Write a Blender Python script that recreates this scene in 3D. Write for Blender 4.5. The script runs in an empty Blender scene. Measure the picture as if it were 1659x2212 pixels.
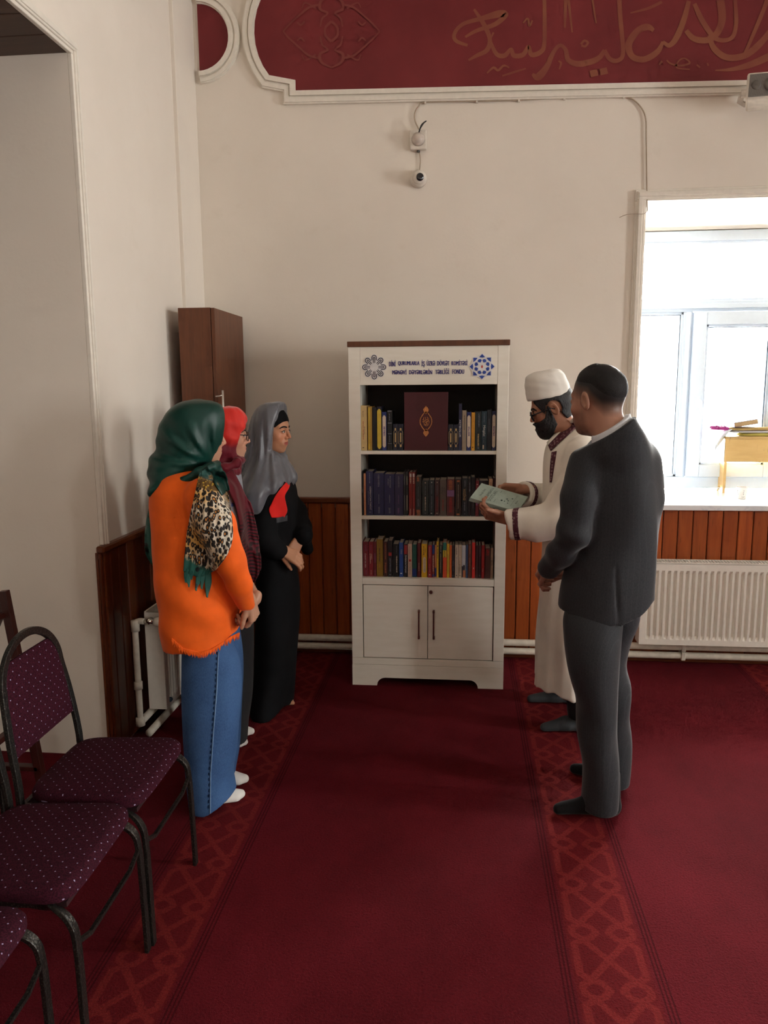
import bpy, bmesh, math, random
import numpy as np
from mathutils import Vector, Matrix
random.seed(7); np.random.seed(7)
scene = bpy.context.scene
COL = scene.collection

# ------------------------------------------------------------------ camera
IW, IH, FPX = 1659.0, 2212.0, 1661.0
CX, CY = IW / 2, IH / 2
YAW, PITCH, ROLL = math.radians(5.82), math.radians(9.06), math.radians(0.40)
EYE = np.array([0.0, 0.0, 1.6])

def cam_dir(u, v, w=1.0):
    """image-plane direction (right u, up v, forward w) -> world direction"""
    c, s = math.cos(ROLL), math.sin(ROLL)
    a, b = c * u + s * v, -s * u + c * v
    cp, sp = math.cos(PITCH), math.sin(PITCH)
    f, z = w * cp + b * sp, -w * sp + b * cp
    cy, sy = math.cos(YAW), math.sin(YAW)
    return np.array([a * cy - f * sy, a * sy + f * cy, z])

def ray(px, py):
    return cam_dir((px - CX) / FPX, -(py - CY) / FPX)
def on_y(px, py, Y):
    d = ray(px, py); return EYE + d * (Y / d[1])
def on_x(px, py, X):
    d = ray(px, py); return EYE + d * (X / d[0])
def on_z(px, py, z=0.0):
    d = ray(px, py); return EYE + d * ((z - EYE[2]) / d[2])

cam_data = bpy.data.cameras.new('camera')
cam = bpy.data.objects.new('camera', cam_data)
COL.objects.link(cam)
r_, u_, f_ = cam_dir(1, 0, 0), cam_dir(0, 1, 0), cam_dir(0, 0, 1)
cam.matrix_world = Matrix(((r_[0], u_[0], -f_[0], 0), (r_[1], u_[1], -f_[1], 0), (r_[2], u_[2], -f_[2], EYE[2]), (0, 0, 0, 1)))
cam_data.sensor_fit = 'HORIZONTAL'; cam_data.sensor_width = 36.0
cam_data.lens = FPX * 36.0 / IW
cam_data.clip_start = 0.05; cam_data.clip_end = 200
scene.camera = cam

# ------------------------------------------------------------------ light
SKY_STRENGTH = 24.0
world = bpy.data.worlds.new('world'); scene.world = world
world.use_nodes = True
bg = world.node_tree.nodes['Background']
bg.inputs['Color'].default_value = (1.0, 0.97, 0.925, 1)
bg.inputs['Strength'].default_value = SKY_STRENGTH
scene.view_settings.view_transform = 'Standard'
scene.view_settings.look = 'None'
scene.view_settings.gamma = 1.0
scene.view_settings.use_curve_mapping = False
scene.view_settings.exposure = 1.42
scene.cycles.use_denoising = True
scene.cycles.max_bounces = 6
scene.cycles.diffuse_bounces = 4
scene.cycles.glossy_bounces = 2
scene.cycles.use_adaptive_sampling = True
scene.cycles.adaptive_threshold = 0.04
scene.cycles.adaptive_min_samples = 12
scene.cycles.transparent_max_bounces = 12
scene.cycles.caustics_reflective = False
scene.cycles.caustics_refractive = False
scene.cycles.sample_clamp_indirect = 6.0

def portal(name, loc, rot, sx, sy):
    l = bpy.data.lights.new(name, 'AREA'); l.shape = 'RECTANGLE'; l.size = sx; l.size_y = sy
    l.cycles.is_portal = True
    o = bpy.data.objects.new(name, l); COL.objects.link(o)
    o.location = loc; o.rotation_euler = rot
    return o

# room constants
WY = 4.52          # back wall
LX = -1.53         # left wall
RX = 5.6           # right wall
NY = -4.2          # wall behind the camera
CZ = 4.5           # ceiling
REC_X = -3.4       # far side of the recess behind the left opening
JY = 3.07          # far jamb of the opening in the left wall
WIN = dict(x0=0.985, x1=2.35, z0=0.93, z1=2.60, d=0.62)       # window in the back wall
SIDE_WINS = [2.1, -0.5, -3.1]                                # window centres along the unseen right wall; last one added for fill light
SW_HALF, SW_Z0, SW_Z1 = 0.36, 0.95, 2.75
portal('daylight_back', ((WIN['x0'] + WIN['x1']) / 2, WY + WIN['d'] + 0.12, 1.76), (-math.pi / 2, 0, 0), 1.36, 1.66)
for yc in SIDE_WINS:
    portal('daylight_side', (RX + 0.42, yc, (SW_Z0 + SW_Z1) / 2), (0, math.pi / 2, 0), SW_Z1 - SW_Z0, 2 * SW_HALF)

def ceiling_lamp_light(name, loc, power, size, color=(1, 0.76, 0.52)):
    l = bpy.data.lights.new(name, 'POINT'); l.energy = power; l.shadow_soft_size = size; l.color = color
    o = bpy.data.objects.new(name, l); COL.objects.link(o); o.location = loc
    return o

# ------------------------------------------------------------------ helpers
def tag(o, label=None, cat=None, group=None, kind=None):
    if label: o['label'] = label
    if cat: o['category'] = cat
    if group: o['group'] = group
    if kind: o['kind'] = kind
    return o

def link(name, me, m=None, parent=None, smooth=False):
    o = bpy.data.objects.new(name, me)
    COL.objects.link(o)
    if m is not None:
        for k in (m if isinstance(m, (list, tuple)) else [m]): me.materials.append(k)
    if parent is not None: o.parent = parent
    if smooth: me.shade_smooth()
    return o

def empty(name, loc=(0, 0, 0)):
    o = bpy.data.objects.new(name, None); COL.objects.link(o)
    o.location = loc; o.empty_display_size = 0.1
    return o

class MB:
    """collects vertices and faces; build() links them as one mesh object"""
    def __init__(self): self.v = []; self.f = []; self.mi = []
    def add(self, vs, fs, mi=0):
        n = len(self.v); self.v += [tuple(map(float, p)) for p in vs]
        self.f += [tuple(i + n for i in q) for q in fs]; self.mi += [mi] * len(fs); return self
    def box(self, x0, x1, y0, y1, z0, z1, mi=0):
        vs = [(x, y, z) for z in (z0, z1) for y in (y0, y1) for x in (x0, x1)]
        return self.add(vs, [(0, 2, 3, 1), (4, 5, 7, 6), (0, 1, 5, 4), (2, 6, 7, 3), (0, 4, 6, 2), (1, 3, 7, 5)], mi)
    def tube(self, pts, r, n=10, caps=True, mi=0, flat=1.0, up=None):
        pts = [Vector(p) for p in pts]; rs = r if isinstance(r, (list, tuple)) else [r] * len(pts)
        vs = []; prev = None
        for i, p in enumerate(pts):
            t = (pts[min(i + 1, len(pts) - 1)] - pts[max(i - 1, 0)]).normalized()
            if prev is None:
                a = Vector(up) if up is not None else (Vector((0, 0, 1)) if abs(t.z) < 0.9 else Vector((1, 0, 0)))
            else: a = prev
            a = (a - t * a.dot(t)).normalized(); b = t.cross(a); prev = a
            for k in range(n):
                w = 2 * math.pi * k / n
                vs.append(p + a * math.cos(w) * rs[i] * flat + b * math.sin(w) * rs[i])
        fs = [(i * n + k, i * n + (k + 1) % n, (i + 1) * n + (k + 1) % n, (i + 1) * n + k) for i in range(len(pts) - 1) for k in range(n)]
        if caps: fs += [tuple(range(n - 1, -1, -1)), tuple((len(pts) - 1) * n + k for k in range(n))]
        return self.add(vs, fs, mi)
    def bar(self, pts, w, h, up=(0, 0, 1), mi=0):
        """rectangular section swept along pts"""
        pts = [Vector(p) for p in pts]; vs = []
        for i, p in enumerate(pts):
            t = (pts[min(i + 1, len(pts) - 1)] - pts[max(i - 1, 0)]).normalized()
            a = Vector(up); a = (a - t * a.dot(t)).normalized(); b = t.cross(a)
            vs += [p + a * h / 2 + b * w / 2, p + a * h / 2 - b * w / 2, p - a * h / 2 - b * w / 2, p - a * h / 2 + b * w / 2]
        n = len(pts)
        fs = [(i * 4 + k, i * 4 + (k + 1) % 4, i * 4 + 4 + (k + 1) % 4, i * 4 + 4 + k) for i in range(n - 1) for k in range(4)]
        fs += [(3, 2, 1, 0), tuple(4 * n - 4 + k for k in range(4))]
        return self.add(vs, fs, mi)
    def lathe(self, prof, c=(0, 0, 0), n=24, axis='z', mi=0):
        vs = []
        for r, h in prof:
            for k in range(n):
                w = 2 * math.pi * k / n; x, y = r * math.cos(w), r * math.sin(w)
                p = {'z': (x, y, h), 'y': (x, h, y), 'x': (h, x, y)}[axis]
                vs.append((p[0] + c[0], p[1] + c[1], p[2] + c[2]))
        m = len(prof)
        fs = [(i * n + k, i * n + (k + 1) % n, (i + 1) * n + (k + 1) % n, (i + 1) * n + k) for i in range(m - 1) for k in range(n)]
        fs += [tuple(range(n - 1, -1, -1)), tuple((m - 1) * n + k for k in range(n))]
        return self.add(vs, fs, mi)
    def prism(self, poly, f0, f1, mi=0):
        """polygon (list of 2d) mapped by f0 (front) and f1 (back) to 3d"""
        n = len(poly)
        vs = [f0(*p) for p in poly] + [f1(*p) for p in poly]
        fs = [tuple(range(n)), tuple(range(2 * n - 1, n - 1, -1))] + [(i, i + n, (i + 1) % n + n, (i + 1) % n) for i in range(n)]
        return self.add(vs, fs, mi)
    def mesh(self, name, fix=True):
        me = bpy.data.meshes.new(name); me.from_pydata(self.v, [], self.f)
        if any(self.mi): me.polygons.foreach_set('material_index', self.mi)
        if fix:
            bm = bmesh.new(); bm.from_mesh(me); bmesh.ops.recalc_face_normals(bm, faces=bm.faces); bm.to_mesh(me); bm.free()
        me.update(); return me
    def build(self, name, m=None, parent=None, smooth=False, bevel=0, fix=True, segs=2):
        o = link(name, self.mesh(name, fix), m, parent, smooth)
        if bevel:
            b = o.modifiers.new('bevel', 'BEVEL'); b.width = bevel; b.segments = segs; b.limit_method = 'ANGLE'; b.angle_limit = 0.7
        return o

def bx(name, x0, x1, y0, y1, z0, z1, m, parent=None, bevel=0):
    return MB().box(x0, x1, y0, y1, z0, z1).build(name, m, parent, bevel=bevel)

def smooth_by_angle(o, a=0.6):
    o.data.shade_smooth()
    bm = bmesh.new(); bm.from_mesh(o.data)
    for e in bm.edges:
        if len(e.link_faces) == 2 and e.calc_face_angle(0) > a: e.smooth = False
    bm.to_mesh(o.data); bm.free()
    return o

def spline(pts, n=8):
    P = [np.array(p, float) for p in pts]; out = []
    for i in range(len(P) - 1):
        p0 = P[max(i - 1, 0)]; p1 = P[i]; p2 = P[i + 1]; p3 = P[min(i + 2, len(P) - 1)]
        for k in range(n):
            t = k / n
            out.append(0.5 * ((2 * p1) + (-p0 + p2) * t + (2 * p0 - 5 * p1 + 4 * p2 - p3) * t * t + (-p0 + 3 * p1 - 3 * p2 + p3) * t ** 3))
    out.append(P[-1]); return out

_TEXT = {}
def text_mesh(body, bold=0.0):
    """lettering as flat mesh data in the XY plane, width/height normalised to the text box"""
    key = (body, bold)
    if key in _TEXT: return _TEXT[key]
    cu = bpy.data.curves.new('lettering', 'FONT'); cu.body = body; cu.size = 1.0; cu.offset = bold
    cu.resolution_u = 2
    o = bpy.data.objects.new('lettering_tmp', cu); COL.objects.link(o)
    bpy.context.view_layer.update()
    me = bpy.data.meshes.new_from_object(o.evaluated_get(bpy.context.evaluated_depsgraph_get()))
    V = np.array([v.co[:] for v in me.vertices]).reshape(-1, 3)[:, :2]
    F = [tuple(p.vertices) for p in me.polygons]
    bpy.data.objects.remove(o); bpy.data.curves.remove(cu); bpy.data.meshes.remove(me)
    if len(V):
        lo, hi = V.min(0), V.max(0); V = (V - lo) / np.maximum(hi - lo, 1e-6)
    _TEXT[key] = (V, F); return V, F

def lettering(mb, body, origin, ux, uy, bold=0.0, mi=0):
    """adds text filling the parallelogram origin + s*ux + t*uy"""
    V, F = text_mesh(body, bold)
    o, ux, uy = np.array(origin, float), np.array(ux, float), np.array(uy, float)
    if len(V): mb.add([o + ux * a + uy * b for a, b in V], F, mi)

# ------------------------------------------------------------------ materials
class E:
    """tiny expression builder for shader math nodes"""
    def __init__(s, nt, k): s.nt = nt; s.k = k
    def _op(s, op, *a):
        n = s.nt.nodes.new('ShaderNodeMath'); n.operation = op
        for i, x in enumerate((s,) + a):
            x = x.k if isinstance(x, E) else x
            if isinstance(x, (int, float)): n.inputs[i].default_value = float(x)
            else: s.nt.links.new(x, n.inputs[i])
        return E(s.nt, n.outputs[0])
    def __add__(s, o): return s._op('ADD', o)
    def __sub__(s, o): return s._op('SUBTRACT', o)
    def __mul__(s, o): return s._op('MULTIPLY', o)
    def __truediv__(s, o): return s._op('DIVIDE', o)
    def abs(s): return s._op('ABSOLUTE')
    def fract(s): return s._op('FRACT')
    def floor(s): return s._op('FLOOR')
    def sin(s): return s._op('SINE')
    def sqrt(s): return s._op('SQRT')
    def min(s, o): return s._op('MINIMUM', o)
    def max(s, o): return s._op('MAXIMUM', o)
    def lt(s, o): return s._op('LESS_THAN', o)
    def gt(s, o): return s._op('GREATER_THAN', o)
    def clamp(s): return s.max(0.0).min(1.0)
    def step(s, a, b):
        """smooth 0..1 as the value goes a -> b"""
        n = s.nt.nodes.new('ShaderNodeMapRange'); n.interpolation_type = 'SMOOTHSTEP'
        s.nt.links.new(s.k, n.inputs['Value']); n.inputs['From Min'].default_value = a; n.inputs['From Max'].default_value = b
        return E(s.nt, n.outputs['Result'])

class M:
    """material builder"""
    def __init__(s, name, color=(0.8, 0.8, 0.8), rough=0.6, metal=0.0, spec=0.5, sheen=0.0, alpha=None):
        s.m = bpy.data.materials.new(name); s.m.use_nodes = True; s.nt = s.m.node_tree
        s.b = s.nt.nodes['Principled BSDF']
        s.b.inputs['Base Color'].default_value = (*color, 1); s.b.inputs['Roughness'].default_value = rough
        s.b.inputs['Metallic'].default_value = metal; s.b.inputs['Specular IOR Level'].default_value = spec
        if sheen: s.b.inputs['Sheen Weight'].default_value = sheen; s.b.inputs['Sheen Roughness'].default_value = 0.4
        s.m.diffuse_color = (*color, 1)
    def coord(s, kind='Object'):
        n = s.nt.nodes.new('ShaderNodeTexCoord'); return n.outputs[kind]
    def xyz(s, kind='Object'):
        n = s.nt.nodes.new('ShaderNodeSeparateXYZ'); s.nt.links.new(s.coord(kind), n.inputs[0])
        return [E(s.nt, n.outputs[i]) for i in range(3)]
    def vec(s, scale=(1, 1, 1), kind='Object', rot=(0, 0, 0)):
        n = s.nt.nodes.new('ShaderNodeMapping'); s.nt.links.new(s.coord(kind), n.inputs[0])
        n.inputs['Scale'].default_value = scale; n.inputs['Rotation'].default_value = rot; return n.outputs[0]
    def noise(s, scale, detail=3, rough=0.5, vec=None, dist=0.0):
        n = s.nt.nodes.new('ShaderNodeTexNoise'); n.inputs['Scale'].default_value = scale
        n.inputs['Detail'].default_value = detail; n.inputs['Roughness'].default_value = rough; n.inputs['Distortion'].default_value = dist
        s.nt.links.new(vec if vec is not None else s.coord(), n.inputs['Vector']); return E(s.nt, n.outputs['Fac'])
    def voro(s, scale, vec=None, feature='F1', rnd=1.0, out='Distance'):
        n = s.nt.nodes.new('ShaderNodeTexVoronoi'); n.feature = feature; n.inputs['Scale'].default_value = scale
        n.inputs['Randomness'].default_value = rnd
        s.nt.links.new(vec if vec is not None else s.coord(), n.inputs['Vector']); return E(s.nt, n.outputs[out])
    def mix(s, fac, a, b):
        n = s.nt.nodes.new('ShaderNodeMix'); n.data_type = 'RGBA'
        for i, x in ((0, fac), (6, a), (7, b)):
            if isinstance(x, E): x = x.k
            if isinstance(x, (int, float)): n.inputs[i].default_value = x
            elif isinstance(x, tuple): n.inputs[i].default_value = (*x, 1) if len(x) == 3 else x
            else: s.nt.links.new(x, n.inputs[i])
        return n.outputs[2]
    def color(s, sock): s.nt.links.new(sock, s.b.inputs['Base Color']); return s
    def rough(s, e): s.nt.links.new(e.k, s.b.inputs['Roughness']); return s
    def attr(s, name='Col'):
        n = s.nt.nodes.new('ShaderNodeVertexColor'); n.layer_name = name; return n.outputs['Color']
    def bump(s, e, strength=0.2, dist=0.01):
        n = s.nt.nodes.new('ShaderNodeBump'); n.inputs['Strength'].default_value = strength; n.inputs['Distance'].default_value = dist
        s.nt.links.new(e.k, n.inputs['Height']); s.nt.links.new(n.outputs[0], s.b.inputs['Normal']); return s

def srgb(r, g, b):
    return tuple(((c / 255) / 12.92 if c / 255 < 0.04045 else ((c / 255 + 0.055) / 1.055) ** 2.4) for c in (r, g, b))

_PLAIN = {}
def plain(col, rough=0.55, spec=0.4, name='printed_cover', var=1.0):
    """painted / printed surface with faint wear"""
    key = (tuple(round(c, 4) for c in col), rough, spec, name)
    if key not in _PLAIN:
        k = M(name, col, rough, spec=spec)
        n = k.noise(35, 3)
        k.color(k.mix(n.step(0.3, 0.75), tuple(c * (1 - .1 * var) for c in col), tuple(min(1, c * (1 + .07 * var)) for c in col)))
        _PLAIN[key] = k.m
    return _PLAIN[key]

def fabric(name, col, rough=0.85, weave=900, sheen=0.15, var=0.12, bump=0.15, spec=0.2):
    k = M(name, col, rough, sheen=sheen, spec=spec)
    n = k.noise(14, 4); k.color(k.mix(n.step(0.25, 0.8), tuple(c * (1 - var) for c in col), tuple(min(1, c * (1 + var)) for c in col)))
    k.bump(k.noise(weave, 1) * 0.5 + k.noise(60, 3), bump, 0.002)
    return k.m
# ================================================================== THE ROOM
def wall_mat():
    k = M('painted_plaster', (0.80, 0.73, 0.64), 0.75, spec=0.25)
    n = k.noise(1.4, 5, 0.6); n2 = k.noise(9, 4)
    c = k.mix(n.step(0.3, 0.75), (0.775, 0.705, 0.62), (0.825, 0.755, 0.67))
    c = k.mix((n2.step(0.62, 0.8) * 0.25), c, (0.70, 0.62, 0.52))
    k.color(c); k.bump(k.noise(60, 4) * 0.4 + k.noise(6, 3), 0.12, 0.01); return k.m
WALL = wall_mat()
CREAM = plain((0.80, 0.745, 0.66), 0.5, 0.4, 'cream_moulding', .4)
def wood_mat(name, a, b, gloss=0.3, stretch=(14, 14, 1.0)):
    k = M(name, a, gloss, spec=0.5)
    n = k.noise(3.0, 4, 0.6, k.vec(stretch), 0.6); n2 = k.noise(26, 3, 0.5, k.vec((3, 3, .35)))
    info = k.nt.nodes.new('ShaderNodeObjectInfo'); rnd = E(k.nt, info.outputs['Random'])
    c = k.mix(n.step(0.3, 0.7), a, b)
    c = k.mix(rnd * 0.65, c, tuple(x * 0.5 for x in a)); c = k.mix(n2.step(0.64, 0.72) * 0.6, c, tuple(x * 0.3 for x in a))
    k.color(c); k.bump(n, 0.08, 0.004); return k.m
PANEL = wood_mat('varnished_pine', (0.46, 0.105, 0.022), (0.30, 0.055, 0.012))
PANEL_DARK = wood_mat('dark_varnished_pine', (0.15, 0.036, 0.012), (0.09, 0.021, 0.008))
PANEL_CAP = wood_mat('varnished_pine_rail', (0.22, 0.06, 0.02), (0.14, 0.035, 0.012), stretch=(1, 14, 14))
DARKWOOD = wood_mat('brown_laminate', (0.150, 0.046, 0.016), (0.105, 0.031, 0.011), 0.4)
RECWOOD = wood_mat('dark_wood_boarding', (0.10, 0.045, 0.025), (0.05, 0.02, 0.012), 0.5, (1, 10, 10))

def carpet_mat():
    k = M('red_carpet', (0.2, 0.01, 0.015), 0.95, spec=0.1, sheen=0.0)
    x, y, z = k.xyz()
    u = ((x - 0.4275) / 1.30 + 0.5).fract() * 1.30 - 0.65
    U = u.abs()
    V = (((y - 2.455) / 0.2265 + 0.5).fract() - 0.5).abs() * 0.2265
    wob = k.noise(30, 2) * 0.006
    U2 = U + wob - 0.003; V2 = V + k.noise(24, 2) * 0.006 - 0.003
    def seg(ax, ay, bx_, by_):
        dx, dy = bx_ - ax, by_ - ay; L = dx * dx + dy * dy
        px, py = U2 - ax, V2 - ay
        t = ((px * dx + py * dy) / L).clamp()
        ex, ey = px - t * dx, py - t * dy
        return (ex * ex + ey * ey).sqrt()
    segs = [(0, 0, .060, .076), (.089, 0, .089, .058), (.089, .058, .060, .080), (.060, .080, .036, .088), (.036, .088, .018, .113), (.060, .080, .086, .098), (.086, .098, .089, .113)]
    d = None
    for s_ in segs:
        e = seg(*s_); d = e if d is None else d.min(e)
    pat = (d * -1.0).step(-0.0135, -0.0075) * U.lt(0.1075)
    lines = None
    for c0 in (0.118, 0.129, 0.140):
        e = ((U - c0).abs() * -1.0).step(-0.0035, -0.0012); lines = e if lines is None else lines.max(e)
    mott = k.noise(2.2, 5, 0.65, k.vec((1.0, 0.6, 1))); fine = k.noise(140, 2)
    base = k.mix(mott.step(0.25, 0.8), (0.088, 0.0050, 0.0088), (0.145, 0.0090, 0.0155))
    inner = k.mix(U.lt(0.1075) * 0.55, base, (0.13, 0.0085, 0.0095))
    c = k.mix(pat * 0.8, inner, (0.20, 0.019, 0.018))
    c = k.mix(lines * 0.7, c, (0.035, 0.0015, 0.003))
    c = k.mix(fine.step(0.35, 0.8) * 0.45, c, (0.045, 0.002, 0.004))
    k.color(c); k.bump(fine + k.noise(420, 1) * 0.7, 0.5, 0.006); return k.m
CARPET = carpet_mat()

tag(bx('floor', REC_X - 0.1, RX + 0.1, NY - 0.1, WY + 0.02, -0.08, 0.0, CARPET), kind='structure')

def ceil_mat():
    k = M('ceiling_paint', (0.78, 0.72, 0.64), 0.85); k.color(k.mix(k.noise(2, 3).step(.3, .7), (0.76, 0.70, 0.62), (0.80, 0.75, 0.67))); return k.m
CEIL = ceil_mat()
tag(bx('ceiling', REC_X - 0.1, RX + 0.1, NY - 0.1, WY + 0.8, CZ, CZ + 0.12, CEIL), kind='structure')

# back wall with the window hole (one mesh, thickness = reveal depth)
w = WIN; B0, B1 = WY, WY + w['d'] + 0.16
mb = MB()
mb.box(REC_X, w['x0'], B0, B1, 0, CZ); mb.box(w['x1'], RX + 0.1, B0, B1, 0, CZ)
mb.box(w['x0'], w['x1'], B0, B1, 0, w['z0'] - 0.03)
# sloped head of the reveal
x0, x1, z1 = w['x0'], w['x1'], w['z1']
mb.add([(x0, B0, z1), (x1, B0, z1), (x1, B1, z1 - 0.06), (x0, B1, z1 - 0.06), (x0, B0, CZ), (x1, B0, CZ), (x1, B1, CZ), (x0, B1, CZ)],
       [(0, 1, 2, 3), (4, 7, 6, 5), (0, 4, 5, 1), (2, 6, 7, 3), (0, 3, 7, 4), (1, 5, 6, 2)])
tag(mb.build('wall_back', WALL), kind='structure')

# left wall: pier between opening and corner, lintel over the opening, pier behind the camera
OPZ = 2.89; OPN = -1.2
mb = MB()
mb.box(LX - 0.45, LX, JY, 4.20, 0, CZ)
mb.box(LX - 0.45, LX, OPN, JY, OPZ + 0.03, CZ)
mb.box(LX - 0.45, LX, NY, OPN, 0, CZ)
tag(mb.build('wall_left', WALL), kind='structure')
tag(MB().box(LX - 0.40, -1.508, 4.206, WY, 0, CZ).box(-1.60, -1.528, 4.196, 4.206, 2.0, CZ).build('trim_corner', WALL, bevel=0.004), kind='structure')
# recess behind the opening
mb = MB().box(REC_X - 0.1, LX - 0.45, JY, JY + 0.12, 0, CZ); mb.box(REC_X - 0.1, REC_X, NY, JY, 0, CZ)
tag(mb.build('wall_recess', WALL), kind='structure')
bd = empty('ceiling_recess'); tag(bd, kind='structure')
bw = 0.16; nb = int((JY - OPN) / bw)
for i in range(nb):
    y1 = JY - i * bw
    bx('board', REC_X, LX, y1 - bw + 0.004, y1, OPZ, OPZ + 0.025, RECWOOD, bd, 0.003)
# right wall with three windows, near wall
mb = MB(); ys = sorted([NY] + [v for c in SIDE_WINS for v in (c - SW_HALF, c + SW_HALF)] + [WY])
for i in range(0, len(ys), 2): mb.box(RX, RX + 0.4, ys[i], ys[i + 1], 0, CZ)
for c in SIDE_WINS:
    mb.box(RX, RX + 0.4, c - SW_HALF, c + SW_HALF, 0, SW_Z0); mb.box(RX, RX + 0.4, c - SW_HALF, c + SW_HALF, SW_Z1, CZ)
tag(mb.build('wall_right', WALL), kind='structure')
tag(bx('wall_near', REC_X, RX + 0.1, NY - 0.12, NY, 0, CZ, WALL), kind='structure')

# moulding around the opening (architrave): stepped profile, far jamb and head
mb = MB()
for a, b, t in ((0.0, 0.055, 0.018), (0.012, 0.042, 0.026), (0.02, 0.034, 0.031)):
    mb.box(LX, LX + t, JY + a, JY + b, 0.955, OPZ + a); mb.box(LX, LX + t, OPN, JY + b, OPZ + a, OPZ + b)
tag(mb.build('trim_opening', CREAM, bevel=0.003), kind='structure')

# ------------------------------------------------------------------ wainscot, plank by plank
def rail_z(): return 0.965
wains = empty('trim_wainscot_back', (0, WY, 0)); tag(wains, kind='structure')
def wbox(name, x0, x1, y0, y1, z0, z1, m, par, org, bevel=0.0):
    me = MB().box(x0 - org[0], x1 - org[0], y0 - org[1], y1 - org[1], z0 - org[2], z1 - org[2]).mesh(name)
    o = link(name, me, m, par); 
    if bevel:
        b = o.modifiers.new('bevel', 'BEVEL'); b.width = bevel; b.segments = 1
    return o
PW = 0.083
x = -1.50; i = 0
while x < 2.6:
    top = 0.93 if x < 0.93 else 0.905
    wbox('plank', x + 0.0025, x + PW - 0.0025, WY - 0.022, WY - 0.006, 0.02, top, PANEL, wains, (0, WY, 0), 0.004)
    x += PW; i += 1
wbox('backing_board', -1.50, 2.6, WY - 0.008, WY - 0.0005, 0.02, 0.90, PANEL_CAP, wains, (0, WY, 0))
wbox('top_rail', -1.50, 0.93, WY - 0.034, WY - 0.0005, 0.93, 0.965, PANEL_CAP, wains, (0, WY, 0), 0.006)
wbox('bottom_rail', -1.50, 2.6, WY - 0.03, WY - 0.006, 0.0, 0.035, PANEL_CAP, wains, (0, WY, 0), 0.004)
wl = empty('trim_wainscot_left', (LX, 0, 0)); tag(wl, kind='structure')
y = 3.03
while y < 4.18:
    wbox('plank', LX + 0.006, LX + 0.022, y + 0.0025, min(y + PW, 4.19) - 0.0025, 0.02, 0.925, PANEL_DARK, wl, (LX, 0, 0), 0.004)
    y += PW
wbox('backing_board', LX + 0.0005, LX + 0.008, 3.03, 4.19, 0.02, 0.90, PANEL_CAP, wl, (LX, 0, 0))
wbox('top_rail', LX + 0.0005, LX + 0.036, 3.03, 4.19, 0.925, 0.955, PANEL_CAP, wl, (LX, 0, 0), 0.006)
wbox('end_board', LX - 0.012, LX + 0.03, 3.045, 3.066, 0.0, 0.925, PANEL_CAP, wl, (LX, 0, 0), 0.003)

# ------------------------------------------------------------------ window in the back wall
PVC = plain((0.70, 0.82, 0.96), 0.3, 0.5, 'white_pvc', .15)
GASKET = plain((0.05, 0.09, 0.14), 0.6, 0.3, 'dark_gasket')
def glass_mat():
    m = bpy.data.materials.new('window_glass'); m.use_nodes = True; nt = m.node_tree; nt.nodes.clear()
    out = nt.nodes.new('ShaderNodeOutputMaterial'); mx = nt.nodes.new('ShaderNodeMixShader')
    t = nt.nodes.new('ShaderNodeBsdfTransparent'); t.inputs[0].default_value = (0.97, 0.985, 0.99, 1)
    g = nt.nodes.new('ShaderNodeBsdfGlossy'); g.inputs['Roughness'].default_value = 0.03
    fr = nt.nodes.new('ShaderNodeFresnel'); fr.inputs[0].default_value = 1.35
    nt.links.new(fr.outputs[0], mx.inputs[0]); nt.links.new(t.outputs[0], mx.inputs[1]); nt.links.new(g.outputs[0], mx.inputs[2])
    nt.links.new(mx.outputs[0], out.inputs[0]); return m
GLASS = glass_mat()
win = empty('window_1', (w['x0'], WY + w['d'], w['z0'])); tag(win, kind='structure')
wo = (w['x0'], WY + w['d'], w['z0'])
FY0, FY1 = WY + w['d'] - 0.035, WY + w['d'] + 0.035
zt = w['z1'] - 0.05
def wpart(name, boxes, m, par=win, bevel=0.004, org=wo):
    mb = MB()
    for b in boxes: mb.box(b[0] - org[0], b[1] - org[0], b[2] - org[1], b[3] - org[1], b[4] - org[2], b[5] - org[2])
    return mb.build(name, m, par, bevel=bevel)
xl, xr = w['x0'] + 0.002, w['x1'] - 0.002; xm = 1.41
TR0, TR1 = 2.065, 2.13       # transom
wpart('frame', [(xl, xl + 0.06, FY0, FY1, 0.955, zt), (xr - 0.06, xr, FY0, FY1, 0.955, zt), (xl + 0.06, xr - 0.06, FY0, FY1, zt - 0.062, zt), (xl + 0.06, xr - 0.06, FY0, FY1, 0.955, 1.03)], PVC)
wpart('transom', [(xl + 0.06, xr - 0.06, FY0, FY1, TR0, TR1), (xl + 0.06, xr - 0.06, FY0 - 0.012, FY0, TR0 + 0.018, TR1 - 0.018)], PVC)
wpart('mullion', [(xm - 0.035, xm + 0.02, FY0, FY1, 1.03, TR0), (xm - 0.022, xm + 0.006, FY0 - 0.012, FY0, 1.03, TR0)], PVC)
wpart('glazing_bead', [(xl + 0.06, xl + 0.075, FY0 + .012, FY1, 1.03, TR0), (xm - 0.05, xm - 0.035, FY0 + .012, FY1, 1.03, TR0), (xl + 0.06, xm - 0.035, FY0 + .012, FY1, TR0 - 0.015, TR0), (xl + 0.06, xm - 0.035, FY0 + .012, FY1, 1.03, 1.045)], PVC, bevel=0.002)
wpart('glazing_bead', [(xl + 0.06, xr - 0.06, FY0 + .012, FY1, TR1, TR1 + 0.015), (xl + 0.06, xr - 0.06, FY0 + .012, FY1, zt - 0.077, zt - 0.062)], PVC, bevel=0.002)
wpart('gasket', [(xm - 0.0545, xm - 0.050, FY0 + .02, FY1, 1.045, TR0 - 0.015), (xl + 0.075, xm - 0.0545, FY0 + .02, FY1, TR0 - 0.019, TR0 - 0.015)], GASKET, bevel=0)
wpart('pane', [(xl + 0.075, xm - 0.05, FY0 + .035, FY0 + .041, 1.045, TR0 - .015)], GLASS, bevel=0)
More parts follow.
